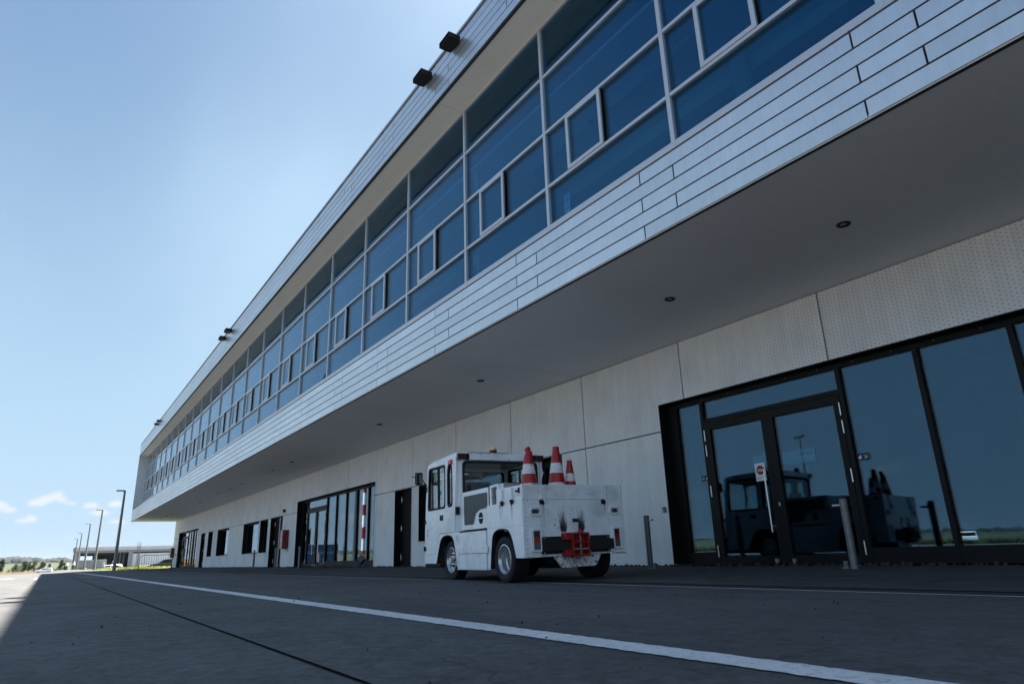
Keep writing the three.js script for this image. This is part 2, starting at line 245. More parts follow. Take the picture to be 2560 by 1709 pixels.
// ---------------------------------------------------------------- terminal building
const LOW = 4.19, FTOP = 5.205, HEAD = 10.25, ROOF = 11.37, GZ = -10.05;
const grid = (k) => GRID - 3 * k;              // joints, mullions and seams share a 3 m module
const terminal = thing('terminal_building', 'long two-storey terminal with glazed upper floor overhanging a white dimpled wall', 'building');
// ground-floor openings [kind, x0, x1, y0, y1]
const OPEN = [['entrance', -9.23, 0.40, 0, 3.05], ['door', -13.64, -12.44, 0, 2.5], ['window', -18.1, -15.1, 0.75, 2.5], ['window', -20.05, -18.45, 0.75, 2.5], ['door', -21.93, -20.6, 0, 2.5], ['entrance', -33.38, -23.72, 0, 3.02], ['door', -38.1, -35.8, 0, 2.5], ['window', -40.3, -38.66, 0.75, 2.5], ['window', -44.3, -40.6, 0.75, 2.5], ['window', -52.1, -48.4, 0.75, 2.5], ['window', -55.5, -53.85, 0.75, 2.5], ['door', -58.4, -56.77, 0, 2.5], ['entrance', -69.65, -59.95, 0, 3.0]];
const cuts = OPEN.map((o) => [o[1], o[2], o[3], o[4]]);
{
  // wall core, then the precast panels proud of it with open joints
  part('wall', less([END + 0.03, RIGHT + 8, 0, LOW - 0.02], cuts.map(([a, b, p, q]) => [a - 0.002, b + 0.002, p, q])).map(([a, b, p, q]) => bx(a, b, p - (p === 0 ? 0.3 : 0), q, -10.18, FRONT - 0.045)), M.core, terminal);
  let v = 0; const J = 0.014;
  const panel = (x0, x1, y0, y1) => { const rs = less([x0, x1, y0, y1], cuts); if (rs.length) part('wall_panel', rs.map(([a, b, p, q]) => bx(a, b, p, q, FRONT - 0.05, FRONT)), M.wall[(v += 7) % 3 ? (v % 5 ? 0 : 1) : 2], terminal); };
  for (let k = -5; k < 24; k++) { const x1 = grid(k) - J, x0 = Math.max(grid(k + 1) + J, END); if (x0 > x1) continue; panel(x0, x1, 2.53, LOW - 0.012); panel(x0, x1, 0.012, 2.505); }
  part('side_wall', bx(END, END + 0.05, 0, LOW - 0.02, -26, FRONT - 0.052), M.wall[0], terminal);
  part('rear_wall', bx(END, 20.5, -0.3, ROOF - 0.3, -26.3, -26.0), M.wall[1], terminal);
  part('side_wall', bx(20.2, 20.5, -0.3, LOW, -26, -9.0), M.wall[0], terminal);
  // soffits in three lengths with a fine joint between
  const JX = [RIGHT + 8, grid(3), grid(11), grid(19), END - 0.05];
  for (let i = 0; i < 4; i++) { part('soffit_panel', bx(JX[i + 1] + 0.009, JX[i] - 0.009, LOW, LOW + 0.05, FRONT - 0.35, FASCIA - 0.022), M.soffit, terminal); part('soffit_panel', bx(JX[i + 1] + 0.008, JX[i] - 0.008, HEAD + 0.002, HEAD + 0.05, PANE - 0.1, FASCIA - 0.03), M.soffitPale, terminal, i ? undefined : 'cream panel under the roof overhang'); }
  part('floor_slab', bx(END, 20.4, LOW + 0.07, 5.25, -26, FASCIA - 0.075), M.core, terminal);
  part('roof', [bx(END, 20.4, ROOF - 0.35, ROOF - 0.06, -26, FASCIA - 0.075), bx(END, 20.4, HEAD + 0.07, ROOF - 0.36, PANE - 0.3, FASCIA - 0.075)], M.roof, terminal);
  // cladding boards
  const G = 0.0105, edgesX = (off) => { const e = []; for (let k = -6; k < 25; k++) e.push(grid(k) + off); return e.filter((x) => x > END + 0.3 && x < RIGHT + 7.9).concat([END - 0.12, RIGHT + 8]).sort((a, b) => a - b); };
  const rb = rng(19), tilted = (a, b, p, q) => { const g = bx(-(b - a) / 2, (b - a) / 2, -(q - p) / 2, (q - p) / 2, -0.01, 0.01); g.rotateX((rb() - 0.5) * 0.012); g.rotateY((rb() - 0.5) * 0.0009); return g.translate((a + b) / 2, (p + q) / 2, FASCIA - 0.01); };   // boards never hang quite true
  const boards = (name, y0, pitch, rows, offs) => { for (let j = 0; j < rows; j++) { const e = edgesX(offs(j)); for (let i = 0; i + 1 < e.length; i++) part(name, tilted(e[i] + G, e[i + 1] - G, y0 + j * pitch + G, y0 + (j + 1) * pitch - G), M.clad[(i * 7 + j * 5 + (i * j) % 3) % 4], terminal); } };
  part('fascia_core', [bx(END - 0.10, 20.4, LOW - 0.004, FTOP - 0.01, FASCIA - 0.07, FASCIA - 0.024), bx(END - 0.10, 20.4, HEAD - 0.012, ROOF - 0.06, FASCIA - 0.07, FASCIA - 0.024)], M.core, terminal);
  boards('fascia_panel', LOW, 0.202, 5, (j) => (j % 2 ? 0.585 : 0));
  boards('parapet_panel', HEAD + 0.012, 0.2045, 5, (j) => (j % 2 ? 0 : 0.605));
  for (let k = -6; k < 24; k++) { const a = Math.max(grid(k + 1), END - 0.12), b = Math.min(grid(k), RIGHT + 8); if (b > a) { part('coping', bx(a + 0.004, b - 0.004, ROOF - 0.062, ROOF, FASCIA - 0.35, FASCIA + 0.03), M.coping, terminal); part('ledge', [bx(a + 0.003, b - 0.003, FTOP + 0.004, FTOP + 0.02, FASCIA - 0.7, FASCIA + 0.012)], M.alu, terminal); } }
  // the closed end of the upper floor: boards facing along the front
  part('end_wall', [bx(END - 0.10, END - 0.02, FTOP + 0.03, HEAD, PANE - 2, FASCIA - 0.03), bx(END - 0.10, END - 0.02, LOW, ROOF - 0.07, -26, PANE - 2.01)], M.core, terminal);
  for (let y = FTOP + 0.03; y < HEAD - 0.05; y += 0.202) part('end_panel', bx(END - 0.02, END, y + 0.006, Math.min(y + 0.196, HEAD - 0.004), PANE - 0.06, FASCIA - 0.004), M.clad[2], terminal);
  part('end_trim', [bx(END - 0.14, END + 0.012, FTOP + 0.03, HEAD, FASCIA - 0.003, FASCIA + 0.006), bx(END - 0.135, END - 0.101, LOW, ROOF - 0.07, -26, FASCIA - 0.024)], M.clad[0], terminal);
  part('end_wall', bx(20.1, 20.4, FTOP + 0.03, HEAD, -26, PANE + 0.6), M.core, terminal);
}
{ // upper windows: one bay per module
  const rt = rng(5), rows = [5.905, 6.68, 7.825, 9.07, HEAD - 0.03], mw = 0.075;
  for (let k = -5; k < 24; k++) {
    const xr = grid(k - 0) + 0.06, x1 = k === -5 ? RIGHT : grid(k) + 0.06, x0 = Math.max(grid(k + 1) + 0.06, END + 0.02); if (x1 - x0 < 0.4) continue;
    const w = sub('window', terminal), l = x0 + mw / 2, r = x1 - mw / 2;
    part('mullion', bx(x0 - mw / 2, x0 + mw / 2, 5.3, HEAD, PANE - 0.09, PANE + 0.055), M.alu, w);
    part('transom', [bx(l, r, rows[0] - 0.09, rows[0], PANE - 0.08, PANE + 0.05), ...[1, 2, 3].map((i) => bx(l, r, rows[i] - 0.03, rows[i] + 0.03, PANE - 0.08, PANE + 0.048)), bx(l, r, rows[4], HEAD, PANE - 0.08, PANE + 0.046)], M.alu, w);
    part('sill', bx(l, r, 5.3, rows[0] - 0.092, PANE - 0.08, PANE + 0.02), M.black, w);
    const pane = (a, b, p, q, dz = 0) => { const g = new THREE.BoxGeometry(b - a, q - p, 0.012), m = part('pane', g, M.glassUpper, w); m.position.set((a + b) / 2, (p + q) / 2, PANE + dz); m.rotation.set((rt() - 0.5) * 0.0035, (rt() - 0.5) * 0.0035, 0); const n = part('inner_pane', g, M.coated, w); n.position.set((a + b) / 2, (p + q) / 2, PANE + dz - 0.03); n.rotation.copy(m.rotation); };
    pane(l, r, rows[0], rows[1] - 0.03); pane(l, r, rows[2] + 0.03, rows[3] - 0.03); pane(l, r, rows[3] + 0.03, rows[4]);
    const s0 = x0 + 0.645, s1 = x0 + 1.57, y0 = rows[1] + 0.03, y1 = rows[2] - 0.03;
    if (s1 < r - 0.2) {
      pane(l, s0 - 0.002, y0, y1); pane(s1 + 0.002, r, y0, y1); pane(s0 + 0.065, s1 - 0.065, y0 + 0.065, y1 - 0.065, 0.03);
      const o = roundRect(s0, s1, y0 + 0.002, y1 - 0.002, 0.004, THREE.Shape); o.holes.push(roundRect(s0 + 0.062, s1 - 0.062, y0 + 0.064, y1 - 0.064, 0.004));
      part('sash', uvMetres(extrude(o, 0.07, 0.004).translate(0, 0, PANE - 0.008)), M.alu, w);
      part('gasket', [bx(s0 - 0.012, s0 - 0.003, y0, y1, PANE - 0.03, PANE + 0.03), bx(s1 + 0.003, s1 + 0.012, y0, y1, PANE - 0.03, PANE + 0.03)], M.black, w);
    } else pane(l, r, y0, y1);
  }
  // rooms behind
  const I = terminal;
  part('floor', bx(END, 20.1, 5.26, 5.30, -16, PANE - 0.12), M.carpet, I);
  part('ceiling', [bx(END, 20.1, 9.02, 9.10, -16, PANE - 0.4)], M.ceiling, I);
  part('plenum_face', bx(END, 20.1, 9.11, HEAD - 0.04, PANE - 0.5, PANE - 0.42), M.core, I);
  part('inner_wall', bx(END, 20.1, 5.3, 9.02, -16.1, -15.9), M.plaster, I);
  part('ceiling_beam', bx(END, 20.1, 8.72, 9.01, -9.9, -9.6), M.ceiling, I);
  for (const x of [-72.2, -62.6, -50.6, -38.6, -29.6, -20.6, -11.9, -2.7, 6.4]) part('partition', bx(x - 0.06, x + 0.06, 5.3, 9.02, -15.9, PANE - 0.5), M.plaster, I);
  for (const x of [-44, -33, -25, -16.5, -6, 2]) part('column', rod([x, 5.3, -9.4], [x, 9.02, -9.4], 0.16, 0.16, 20), M.plaster, I);
}
{ // ground-floor openings: black steel reveal, dark frames, reflecting glass
  const bar = (a, b, p, q, d = 0.05, z = GZ) => bx(a, b, p, q, z - d, z + d);
  const hinge = (x, y) => [rod([x, y - 0.1, GZ + 0.075], [x, y + 0.1, GZ + 0.075], 0.011, 0.011, 10)];
  const rt = rng(9);
  const pane = (w, a, b, p, q, z = GZ) => { const m = part('pane', new THREE.BoxGeometry(b - a, q - p, 0.014), M.glassGround, w); m.position.set((a + b) / 2, (p + q) / 2, z); m.rotation.set((rt() - 0.5) * 0.0016, (rt() - 0.5) * 0.0016, 0); const n = part('inner_pane', m.geometry, M.coatedGround, w); n.position.set((a + b) / 2, (p + q) / 2, z - 0.026); n.rotation.copy(m.rotation); };
  const handle = (w, x, y0, y1) => part('handle', [rod([x, y0, GZ + 0.14], [x, y1, GZ + 0.14], 0.0125, 0.0125, 14), ...[y0 + 0.1, y1 - 0.1].map((y) => rod([x, y, GZ + 0.14], [x + 0.035, y, GZ + 0.05], 0.008))], M.steel, w);
  for (const [kind, x0, x1, y0, y1] of OPEN) {
    const w = sub(kind, terminal), t = 0.014;
    part('reveal', [bx(x0, x0 + t, y0, y1, GZ - 0.1, FRONT + 0.006), bx(x1 - t, x1, y0, y1, GZ - 0.1, FRONT + 0.006), bx(x0 + t, x1 - t, y1 - t, y1, GZ - 0.1, FRONT + 0.006)], M.black, w);
    const a = x0 + t, b = x1 - t;
    if (kind === 'entrance') {
      const m1 = x0 + 0.85, m2 = x0 + 3.63, top = y1 - 0.015;
      part('frame', [bar(a, b, top - 0.075, top), bar(a, a + 0.22, 0.012, top - 0.075), bar(m1 - 0.035, m1 + 0.035, 0.012, top - 0.075, 0.055), bar(m2 - 0.035, m2 + 0.035, 0.012, top - 0.075, 0.055), bar(m1 + 0.035, m2 - 0.035, 2.55, 2.625, 0.052), bar(a + 0.22, m1 - 0.035, 0.012, 0.23), bar(m2 + 0.035, b, 0.012, 0.235)], M.black, w);
      pane(w, a + 0.22, m1 - 0.035, 0.23, top - 0.075); pane(w, m1 + 0.035, m2 - 0.035, 2.625, top - 0.075);
      let x = m2; const bars = [];
      while (x < b - 0.1) { const n = Math.min(x + 1.2, b + 0.02), r = n > b ? b : n - 0.035; pane(w, x + 0.035, r, 0.235, top - 0.075); if (n < b) bars.push(bar(n - 0.035, n + 0.035, 0.012, top - 0.076, 0.055)); x = n; }
      part('mullion', bars, M.black, w);
      part('fixings', Array.from({ length: 16 }, (_, i) => rod([a + 0.3 + i * 0.6, y1 - 0.045, GZ + 0.05], [a + 0.3 + i * 0.6, y1 - 0.045, GZ + 0.056], 0.006, 0.006, 8)), M.steel, w);
      const mid = (m1 + m2) / 2;
      for (const [p, q, s] of [[m1 + 0.045, mid - 0.004, 1], [mid + 0.004, m2 - 0.045, -1]]) {
        const o = poly([[p, 0.02], [q, 0.02], [q, 2.54], [p, 2.54]]); const h = new THREE.Path(); const L = p + 0.115, R = q - 0.1; h.moveTo(L, 0.145); h.lineTo(R, 0.145); h.lineTo(R, 2.41); h.lineTo(L, 2.41); o.holes.push(h);
        part('door_leaf', uvMetres(extrude(o, 0.09, 0.004).translate(0, 0, GZ - 0.032)), M.black, w, s > 0 ? 'glazed leaf with the long steel handle' : undefined);
        pane(w, L - 0.005, R + 0.005, 0.14, 2.415, GZ + 0.02);
        const hx = s > 0 ? p - 0.005 : q + 0.005; for (const y of [2.31, 2.03, 1.29, 0.24]) part('hinge', hinge(hx, y), M.steel, w);
        part('door_stop', [bx(mid - s * 0.16 - 0.04, mid - s * 0.16 + 0.03, 0.05, 0.10, GZ + 0.064, GZ + 0.085), bx(mid - s * 0.16 - 0.03, mid - s * 0.16 - 0.005, 0.02, 0.05, GZ + 0.064, GZ + 0.08)], M.steel, w);
      }
      handle(w, mid - 0.13, 0.52, 1.54);
      part('lock', at(new THREE.CylinderGeometry(0.016, 0.016, 0.014, 14).rotateX(Math.PI / 2).scale(1, 2.0, 1), mid + 0.03, 0.96, GZ + 0.068), M.steel, w);
    } else if (kind === 'door') {
      part('frame', [bar(a, b, y1 - 0.09, y1 - t), bar(a, a + 0.07, 0.01, y1 - 0.09), bar(b - 0.07, b, 0.01, y1 - 0.09)], M.black, w);
      const glazed = x0 > -20 || x0 < -50, p = a + 0.075, q = b - 0.075;
      if (glazed) { const o = poly([[p, 0.02], [q, 0.02], [q, y1 - 0.095], [p, y1 - 0.095]]), h = new THREE.Path(); h.moveTo(p + 0.1, 0.2); h.lineTo(q - 0.1, 0.2); h.lineTo(q - 0.1, y1 - 0.2); h.lineTo(p + 0.1, y1 - 0.2); o.holes.push(h); part('door_leaf', uvMetres(extrude(o, 0.06, 0.003).translate(0, 0, GZ - 0.02)), M.black, w); pane(w, p + 0.095, q - 0.095, 0.195, y1 - 0.195); }
      else part('door_leaf', [rbx(p, q, 0.02, y1 - 0.095, GZ - 0.02, GZ + 0.045, 0.006)], M.blackMatt, w);
      for (const y of [2.2, 1.25, 0.3]) part('hinge', [...hinge(p + 0.01, y), bx(p + 0.015, p + 0.07, y - 0.035, y + 0.035, GZ + 0.06, GZ + 0.072), bx(p - 0.03, p - 0.008, y - 0.07, y + 0.07, GZ + 0.06, GZ + 0.07)], M.steel, w);
      part('handle', [rod([q - 0.09, 1.03, GZ + 0.05], [q - 0.09, 1.03, GZ + 0.10], 0.009), rod([q - 0.09, 1.03, GZ + 0.10], [q - 0.23, 1.03, GZ + 0.10], 0.010)], M.steel, w);
    } else {
      part('frame', [bar(a, b, y1 - 0.085, y1 - t), bar(a, a + 0.06, y0 + 0.07, y1 - 0.085), bar(b - 0.06, b, y0 + 0.07, y1 - 0.085), bar(a, b, y0 + 0.01, y0 + 0.07)], M.black, w);
      const n = 1, s = (b - a - 0.12) / n; const bars = [];
      for (let i = 0; i < n; i++) { const p = a + 0.06 + i * s, q = p + s; pane(w, p + (i ? 0.03 : 0), q - (i < n - 1 ? 0.03 : 0), y0 + 0.07, y1 - 0.085); if (i) bars.push(bar(p - 0.03, p + 0.03, y0 + 0.07, y1 - 0.085)); }
      if (bars.length) part('mullion', bars, M.black, w);
      part('sill', bx(x0 - 0.02, x1 + 0.02, y0 - 0.006, y0 + 0.012, GZ + 0.05, FRONT + 0.045), M.coping, w);
    }
  }
  // rooms behind the ground-floor glass
  const I = terminal;
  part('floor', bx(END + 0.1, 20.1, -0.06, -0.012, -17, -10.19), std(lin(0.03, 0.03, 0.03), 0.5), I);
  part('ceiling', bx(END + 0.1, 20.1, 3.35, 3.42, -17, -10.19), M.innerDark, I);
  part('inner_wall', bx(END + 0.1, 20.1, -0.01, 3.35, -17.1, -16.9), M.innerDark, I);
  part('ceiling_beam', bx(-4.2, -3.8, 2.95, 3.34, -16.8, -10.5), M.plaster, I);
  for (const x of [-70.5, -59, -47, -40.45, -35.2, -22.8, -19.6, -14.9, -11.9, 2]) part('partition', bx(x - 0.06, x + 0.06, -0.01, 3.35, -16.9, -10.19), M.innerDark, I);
  const hose = tag(part(numbered('hanging_hose'), tube([[-8.80, 3.3, -10.3], [-8.82, 2.9, -10.3], [-8.86, 2.45, -10.32], [-8.83, 1.9, -10.3], [-8.77, 1.25, -10.28], [-8.85, 0.85, -10.3], [-8.83, 0.06, -10.3]], 0.022, 60, 10), std(lin(0.45, 0.45, 0.44), 0.6), scene), 'grey hose hanging behind the narrow pane beside the double door', 'hose');
}
// ---------------------------------------------------------------- notices and stickers on the glass
{
  const notice = (name, label, w, h, p, draw, px = 512) => { const m = shade(new THREE.Mesh(new THREE.BoxGeometry(w, h, 0.002), [M.paper, M.paper, M.paper, M.paper, std(0xffffff, 0.6, 0, { map: canvasTex(px, Math.round(px * h / w), draw) }), M.paper])); m.name = numbered(name); m.position.set(...p); tag(m, label, 'notice'); scene.add(m); return m; };
  notice('stop_notice', 'white sheet with a red octagonal STOP sign taped beside the door handle', 0.207, 0.30, [-7.265, 1.522, GZ + 0.034], (c, w, h) => {
    c.fillStyle = '#dfe3e6'; c.fillRect(0, 0, w, h); const cx = w / 2, cy = h * 0.40, R = w * 0.40; c.beginPath(); for (let i = 0; i < 8; i++) { const a = Math.PI / 8 + i * Math.PI / 4; c.lineTo(cx + R * Math.cos(a), cy + R * Math.sin(a)); } c.closePath(); c.fillStyle = '#7d0b14'; c.fill(); c.lineWidth = w * 0.018; c.strokeStyle = '#e8e8e8'; c.save(); c.clip(); c.restore();
    c.fillStyle = '#f2f2f2'; c.font = 'bold ' + Math.round(w * 0.27) + 'px sans-serif'; c.textAlign = 'center'; c.textBaseline = 'middle'; c.save(); c.translate(cx, cy + w * 0.01); c.scale(0.86, 1.15); c.fillText('STOP', 0, 0); c.restore();
    c.fillStyle = '#333'; let x = w * 0.12; for (const k of [0.06, 0.11, 0.18, 0.05, 0.21]) { c.fillRect(x, h * 0.80, w * k, h * 0.026); x += w * (k + 0.025); } x = w * 0.12; for (const k of [0.2, 0.13]) { c.fillRect(x, h * 0.86, w * k, h * 0.026); x += w * (k + 0.025); }
  });
  notice('paper_sheet', 'wide pale sheet lettered Linie behind the right door pane', 0.60, 0.217, [-6.52, 1.69, GZ + 0.008], (c, w, h) => { c.fillStyle = '#e4e9ea'; c.fillRect(0, 0, w, h); c.fillStyle = '#4b555c'; c.font = Math.round(h * 0.30) + 'px sans-serif'; c.textAlign = 'right'; c.textBaseline = 'middle'; c.fillText('§ 8 Linie', w * 0.95, h * 0.34); });
  tag(part(numbered('paper_sheet'), bx(-7.41, -7.115, 1.60, 1.812, GZ + 0.006, GZ + 0.008), M.paper, scene), 'blank pale sheet behind the glass just above the STOP sign', 'notice');
  const pict = (c, x, w, h, kind) => { c.fillStyle = '#101a40'; c.fillRect(x + 2, 2, w - 4, h - 4); c.strokeStyle = c.fillStyle = '#e9eef5'; c.lineWidth = w * 0.07; if (kind) { c.beginPath(); c.moveTo(x + w * 0.22, h * 0.8); c.lineTo(x + w * 0.8, h * 0.26); c.stroke(); c.fillRect(x + w * 0.42, h * 0.58, w * 0.4, h * 0.10); c.fillRect(x + w * 0.2, h * 0.2, w * 0.1, h * 0.26); } else { c.beginPath(); c.ellipse(x + w * 0.5, h * 0.58, w * 0.28, h * 0.15, 0, 0, 7); c.fill(); c.fillRect(x + w * 0.55, h * 0.22, w * 0.16, h * 0.3); c.fillRect(x + w * 0.32, h * 0.66, w * 0.08, h * 0.2); c.fillRect(x + w * 0.6, h * 0.66, w * 0.08, h * 0.2); } };
  notice('pictogram_sticker', 'blue no dogs and no smoking sticker on the narrow pane left of the doors', 0.17, 0.10, [-8.505, 1.543, GZ + 0.009], (c, w, h) => { pict(c, 0, w / 2, h, 1); pict(c, w / 2, w / 2, h, 0); }, 256);
  notice('pictogram_sticker', 'blue no dogs and no smoking sticker on the wide pane right of the doors', 0.18, 0.105, [-5.455, 1.548, GZ + 0.009], (c, w, h) => { pict(c, 0, w / 2, h, 0); pict(c, w / 2, w / 2, h, 1); }, 256);
  notice('evacuation_plan', 'small pale sheet inside the upper glazing above the white boards', 0.16, 0.36, [-8.05, 6.16, PANE - 0.03], (c, w, h) => { c.fillStyle = '#d8e2e6'; c.fillRect(0, 0, w, h); c.fillStyle = '#8a979d'; for (let i = 0; i < 4; i++) c.fillRect(w * 0.1, h * (0.1 + i * 0.1), w * 0.8, h * 0.05); c.fillRect(w * 0.2, h * 0.74, w * 0.5, h * 0.04); c.beginPath(); c.moveTo(w * 0.85, h * 0.76); c.lineTo(w * 0.62, h * 0.69); c.lineTo(w * 0.62, h * 0.83); c.fill(); }, 256);
}
// ---------------------------------------------------------------- small things on and by the building
const nth = ['first', 'second', 'third', 'fourth', 'fifth', 'sixth', 'seventh', 'eighth', 'ninth', 'tenth', 'eleventh', 'twelfth', 'thirteenth', 'fourteenth'];
{
  const d0 = thing('downlight', '', 'light', [0, 0, 0], 0, 'downlights recessed in the soffit');
  part('ring', new THREE.LatheGeometry([[0.045, 0.008], [0.05, -0.012], [0.072, -0.016], [0.086, -0.010], [0.088, 0.01]].map((p) => new THREE.Vector2(...p)), 28), M.black, d0);
  part('lens', at(new THREE.CylinderGeometry(0.045, 0.045, 0.006, 24), 0, 0.004, 0), std(lin(0.55, 0.55, 0.55), 0.25), d0);
  [-3.95, -6.94, -12.92, -18.9, -28.0, -30.93, -36.86, -39.83, -42.9, -48.96, -55.18, -61.32, -64.23, -67.39].forEach((x, i) => { const d = i ? d0.clone() : d0; if (i) { d.name = numbered('downlight'); scene.add(d); } d.position.set(x, LOW - 0.002, -7.85); d.userData = { label: `${nth[i]} round black downlight in the grey soffit, counted from the camera end`, category: 'light', group: 'downlights recessed in the soffit' }; });
  const f0 = thing('floodlight', '', 'floodlight', [0, 0, 0], 0, 'black floodlights on the parapet');
  part('housing', [bx(-0.22, 0.22, -0.065, -0.055, 0.08, 0.32), bx(-0.22, 0.22, 0.055, 0.065, 0.08, 0.32), bx(-0.22, -0.21, -0.055, 0.055, 0.08, 0.32), bx(0.21, 0.22, -0.055, 0.055, 0.08, 0.32), rbx(-0.22, 0.22, -0.065, 0.065, 0.03, 0.08, 0.01)], M.black, f0);
  part('glass', bx(-0.209, 0.209, -0.054, 0.054, 0.27, 0.276), std(lin(0.04, 0.04, 0.045), 0.08), f0);
  part('bracket', [bx(-0.08, 0.08, -0.04, 0.04, 0.0, 0.03)], M.black, f0);
  const where = ['nearest pair', 'middle pair', 'farthest pair'];
  [[-10.555, 0, 'right'], [-11.9, 0, 'left'], [-33.15, 1, 'right'], [-34.5, 1, 'left'], [-58.4, 2, 'right'], [-59.8, 2, 'left']].forEach(([x, i, s], k) => { const d = k ? f0.clone() : f0; if (k) { d.name = numbered('floodlight'); scene.add(d); } d.position.set(x, 11.09, FASCIA); d.userData = { label: `${s} black box floodlight of the ${where[i]} on the roof edge`, category: 'floodlight', group: 'black floodlights on the parapet' }; });
  // bollards
  const b0 = thing('bollard', '', 'bollard', [0, 0, 0], 0, 'steel bollards before the wall');
  part('post', [new THREE.CylinderGeometry(0.05, 0.05, 0.89, 20).translate(0, 0.445, 0), new THREE.SphereGeometry(0.05, 20, 6, 0, 6.3, 0, 1.57).scale(1, 0.35, 1).translate(0, 0.89, 0)], M.galv, b0);
  part('peg', [rod([-0.045, 0.82, 0], [-0.16, 0.82, 0], 0.017, 0.017, 10)], M.steel, b0);
  part('foot', [new THREE.CylinderGeometry(0.058, 0.062, 0.012, 20).translate(0, 0.006, 0), bx(-0.14, -0.08, 0.0, 0.10, -0.03, 0.01), bx(-0.16, -0.06, 0, 0.02, -0.05, 0.04)], M.galv, b0);
  [[-5.2, -8.86, 0, 'mottled galvanised bollard before the double glass door at right'], [-8.86, -8.78, Math.PI, 'dark steel bollard just right of the parked tow tractor'], [-30.2, -9.05, 0, 'grey bollard at the left edge of the wide mirrored entrance'], [-34.0, -9.06, 0, 'bollard standing before the black door beside the white pole'], [-38.2, -9.06, Math.PI, 'thin dark bollard below the wide window left of the black door'], [-66, -8.9, 0, 'small distant bollard in front of the crowd barrier']].forEach(([x, z, a, label], k) => { const d = k ? b0.clone() : b0; if (k) { d.name = numbered('bollard'); scene.add(d); } d.position.set(x, gy(x, z) - 0.003, z); d.rotation.y = a; d.userData = { label, category: 'bollard', group: 'steel bollards before the wall' }; if (k === 1 || k === 4) d.children[0].material = M.post; });
  const cab = (x, z, w, label) => { const t = thing('hydrant_cabinet', label, 'cabinet', [x, 0, z], 0, 'red cabinets on the wall'); part('case', rbx(-w / 2, w / 2, 0.86, 1.76, -0.29, -0.012, 0.008), M.red, t); part('door', rbx(-w / 2 + 0.02, w / 2 - 0.02, 0.885, 1.735, -0.010, 0.004, 0.005), M.red, t); part('handle', bx(w / 2 - 0.09, w / 2 - 0.06, 1.27, 1.36, 0.005, 0.02), M.steel, t); };
  cab(-34.75, -9.46, 0.48, 'dark red cabinet on the white wall left of the mirrored entrance'); cab(-71.7, -9.46, 0.5, 'distant dark red cabinet on the far corner of the white wall');
  { const t = thing('warning_lamp', 'small yellow box lamp on the upper wall above the red cabinet', 'lamp', [-35.45, 2.73, FRONT]); part('case', rbx(-0.09, 0.09, -0.07, 0.07, 0, 0.13, 0.01), M.black, t); part('lens', rbx(-0.075, 0.075, -0.055, 0.055, 0.128, 0.145, 0.01), M.yellow, t); }
  { const t = thing('intercom', 'small grey box on the white wall beside the glass entrance', 'intercom', [-9.33, 1.03, FRONT]); part('case', rbx(-0.04, 0.04, -0.05, 0.05, 0, 0.03, 0.006), std(lin(0.10, 0.10, 0.10), 0.5), t); part('button', at(new THREE.CylinderGeometry(0.008, 0.008, 0.006, 10).rotateX(1.5708), 0, -0.02, 0.032), M.steel, t); part('grille', [0, 1, 2].map((i) => bx(-0.02, 0.02, 0.012 + i * 0.009, 0.016 + i * 0.009, 0.03, 0.032)), M.black, t); }
  { const t = thing('white_pole', 'tall thin white pole standing before the black door', 'pole', [-36.05, 0, -9.70]); part('shaft', rod([0, 0, 0], [0.03, 2.42, 0.0], 0.026, 0.026, 12), std(lin(0.7, 0.7, 0.7), 0.4), t); part('foot', rbx(-0.12, 0.12, 0, 0.02, -0.06, 0.06, 0.005), M.galv, t); }
  { const t = thing('ground_spotlight', 'black spotlight tilted on a low stand at the right end of the mirrored entrance', 'spotlight', [-24.0, -0.004, -9.42], 0.5); const h = sub('head', t); h.position.set(0, 0.27, 0); h.rotation.set(-0.5, 0, -0.6); part('housing', rbx(-0.16, 0.16, -0.11, 0.11, -0.05, 0.05, 0.015), M.black, h); part('glass', bx(-0.14, 0.14, -0.09, 0.09, 0.05, 0.054), std(lin(0.05, 0.05, 0.055), 0.1), h); part('stand', [rod([-0.18, 0, -0.14], [-0.17, 0.28, 0], 0.012), rod([0.18, 0, -0.14], [0.17, 0.28, 0], 0.012), rod([-0.18, 0, 0.14], [-0.17, 0.28, 0], 0.012), rod([0.18, 0, 0.14], [0.17, 0.28, 0], 0.012), rod([-0.17, 0.28, 0], [0.17, 0.28, 0], 0.012)], M.post, t); }
  // fittings seen through the upper glass
  const l0 = thing('linear_light', '', 'ceiling light', [0, 0, 0], 0, 'long ceiling lights inside the upper floor');
  part('housing', rbx(-1.1, 1.1, 0, 0.07, -0.07, 0.07, 0.01), std(lin(0.3, 0.3, 0.3), 0.5), l0); part('diffuser', bx(-1.08, 1.08, -0.006, 0.0, -0.055, 0.055), std(lin(0.75, 0.75, 0.75), 0.4), l0);
  [[-7.2, -8.2], [-4.0, -8.2], [-10.0, -8.2], [-14.3, -8.2], [-18, -8.2]].forEach(([x, z], i) => { const d = i ? l0.clone() : l0; if (i) { d.name = numbered('linear_light'); scene.add(d); } d.position.set(x, 8.9, z); d.userData = { label: `long unlit ceiling light behind the upper glass, ${nth[i < 2 ? 1 - i : i]} from the camera end`, category: 'ceiling light', group: 'long ceiling lights inside the upper floor' }; });
}

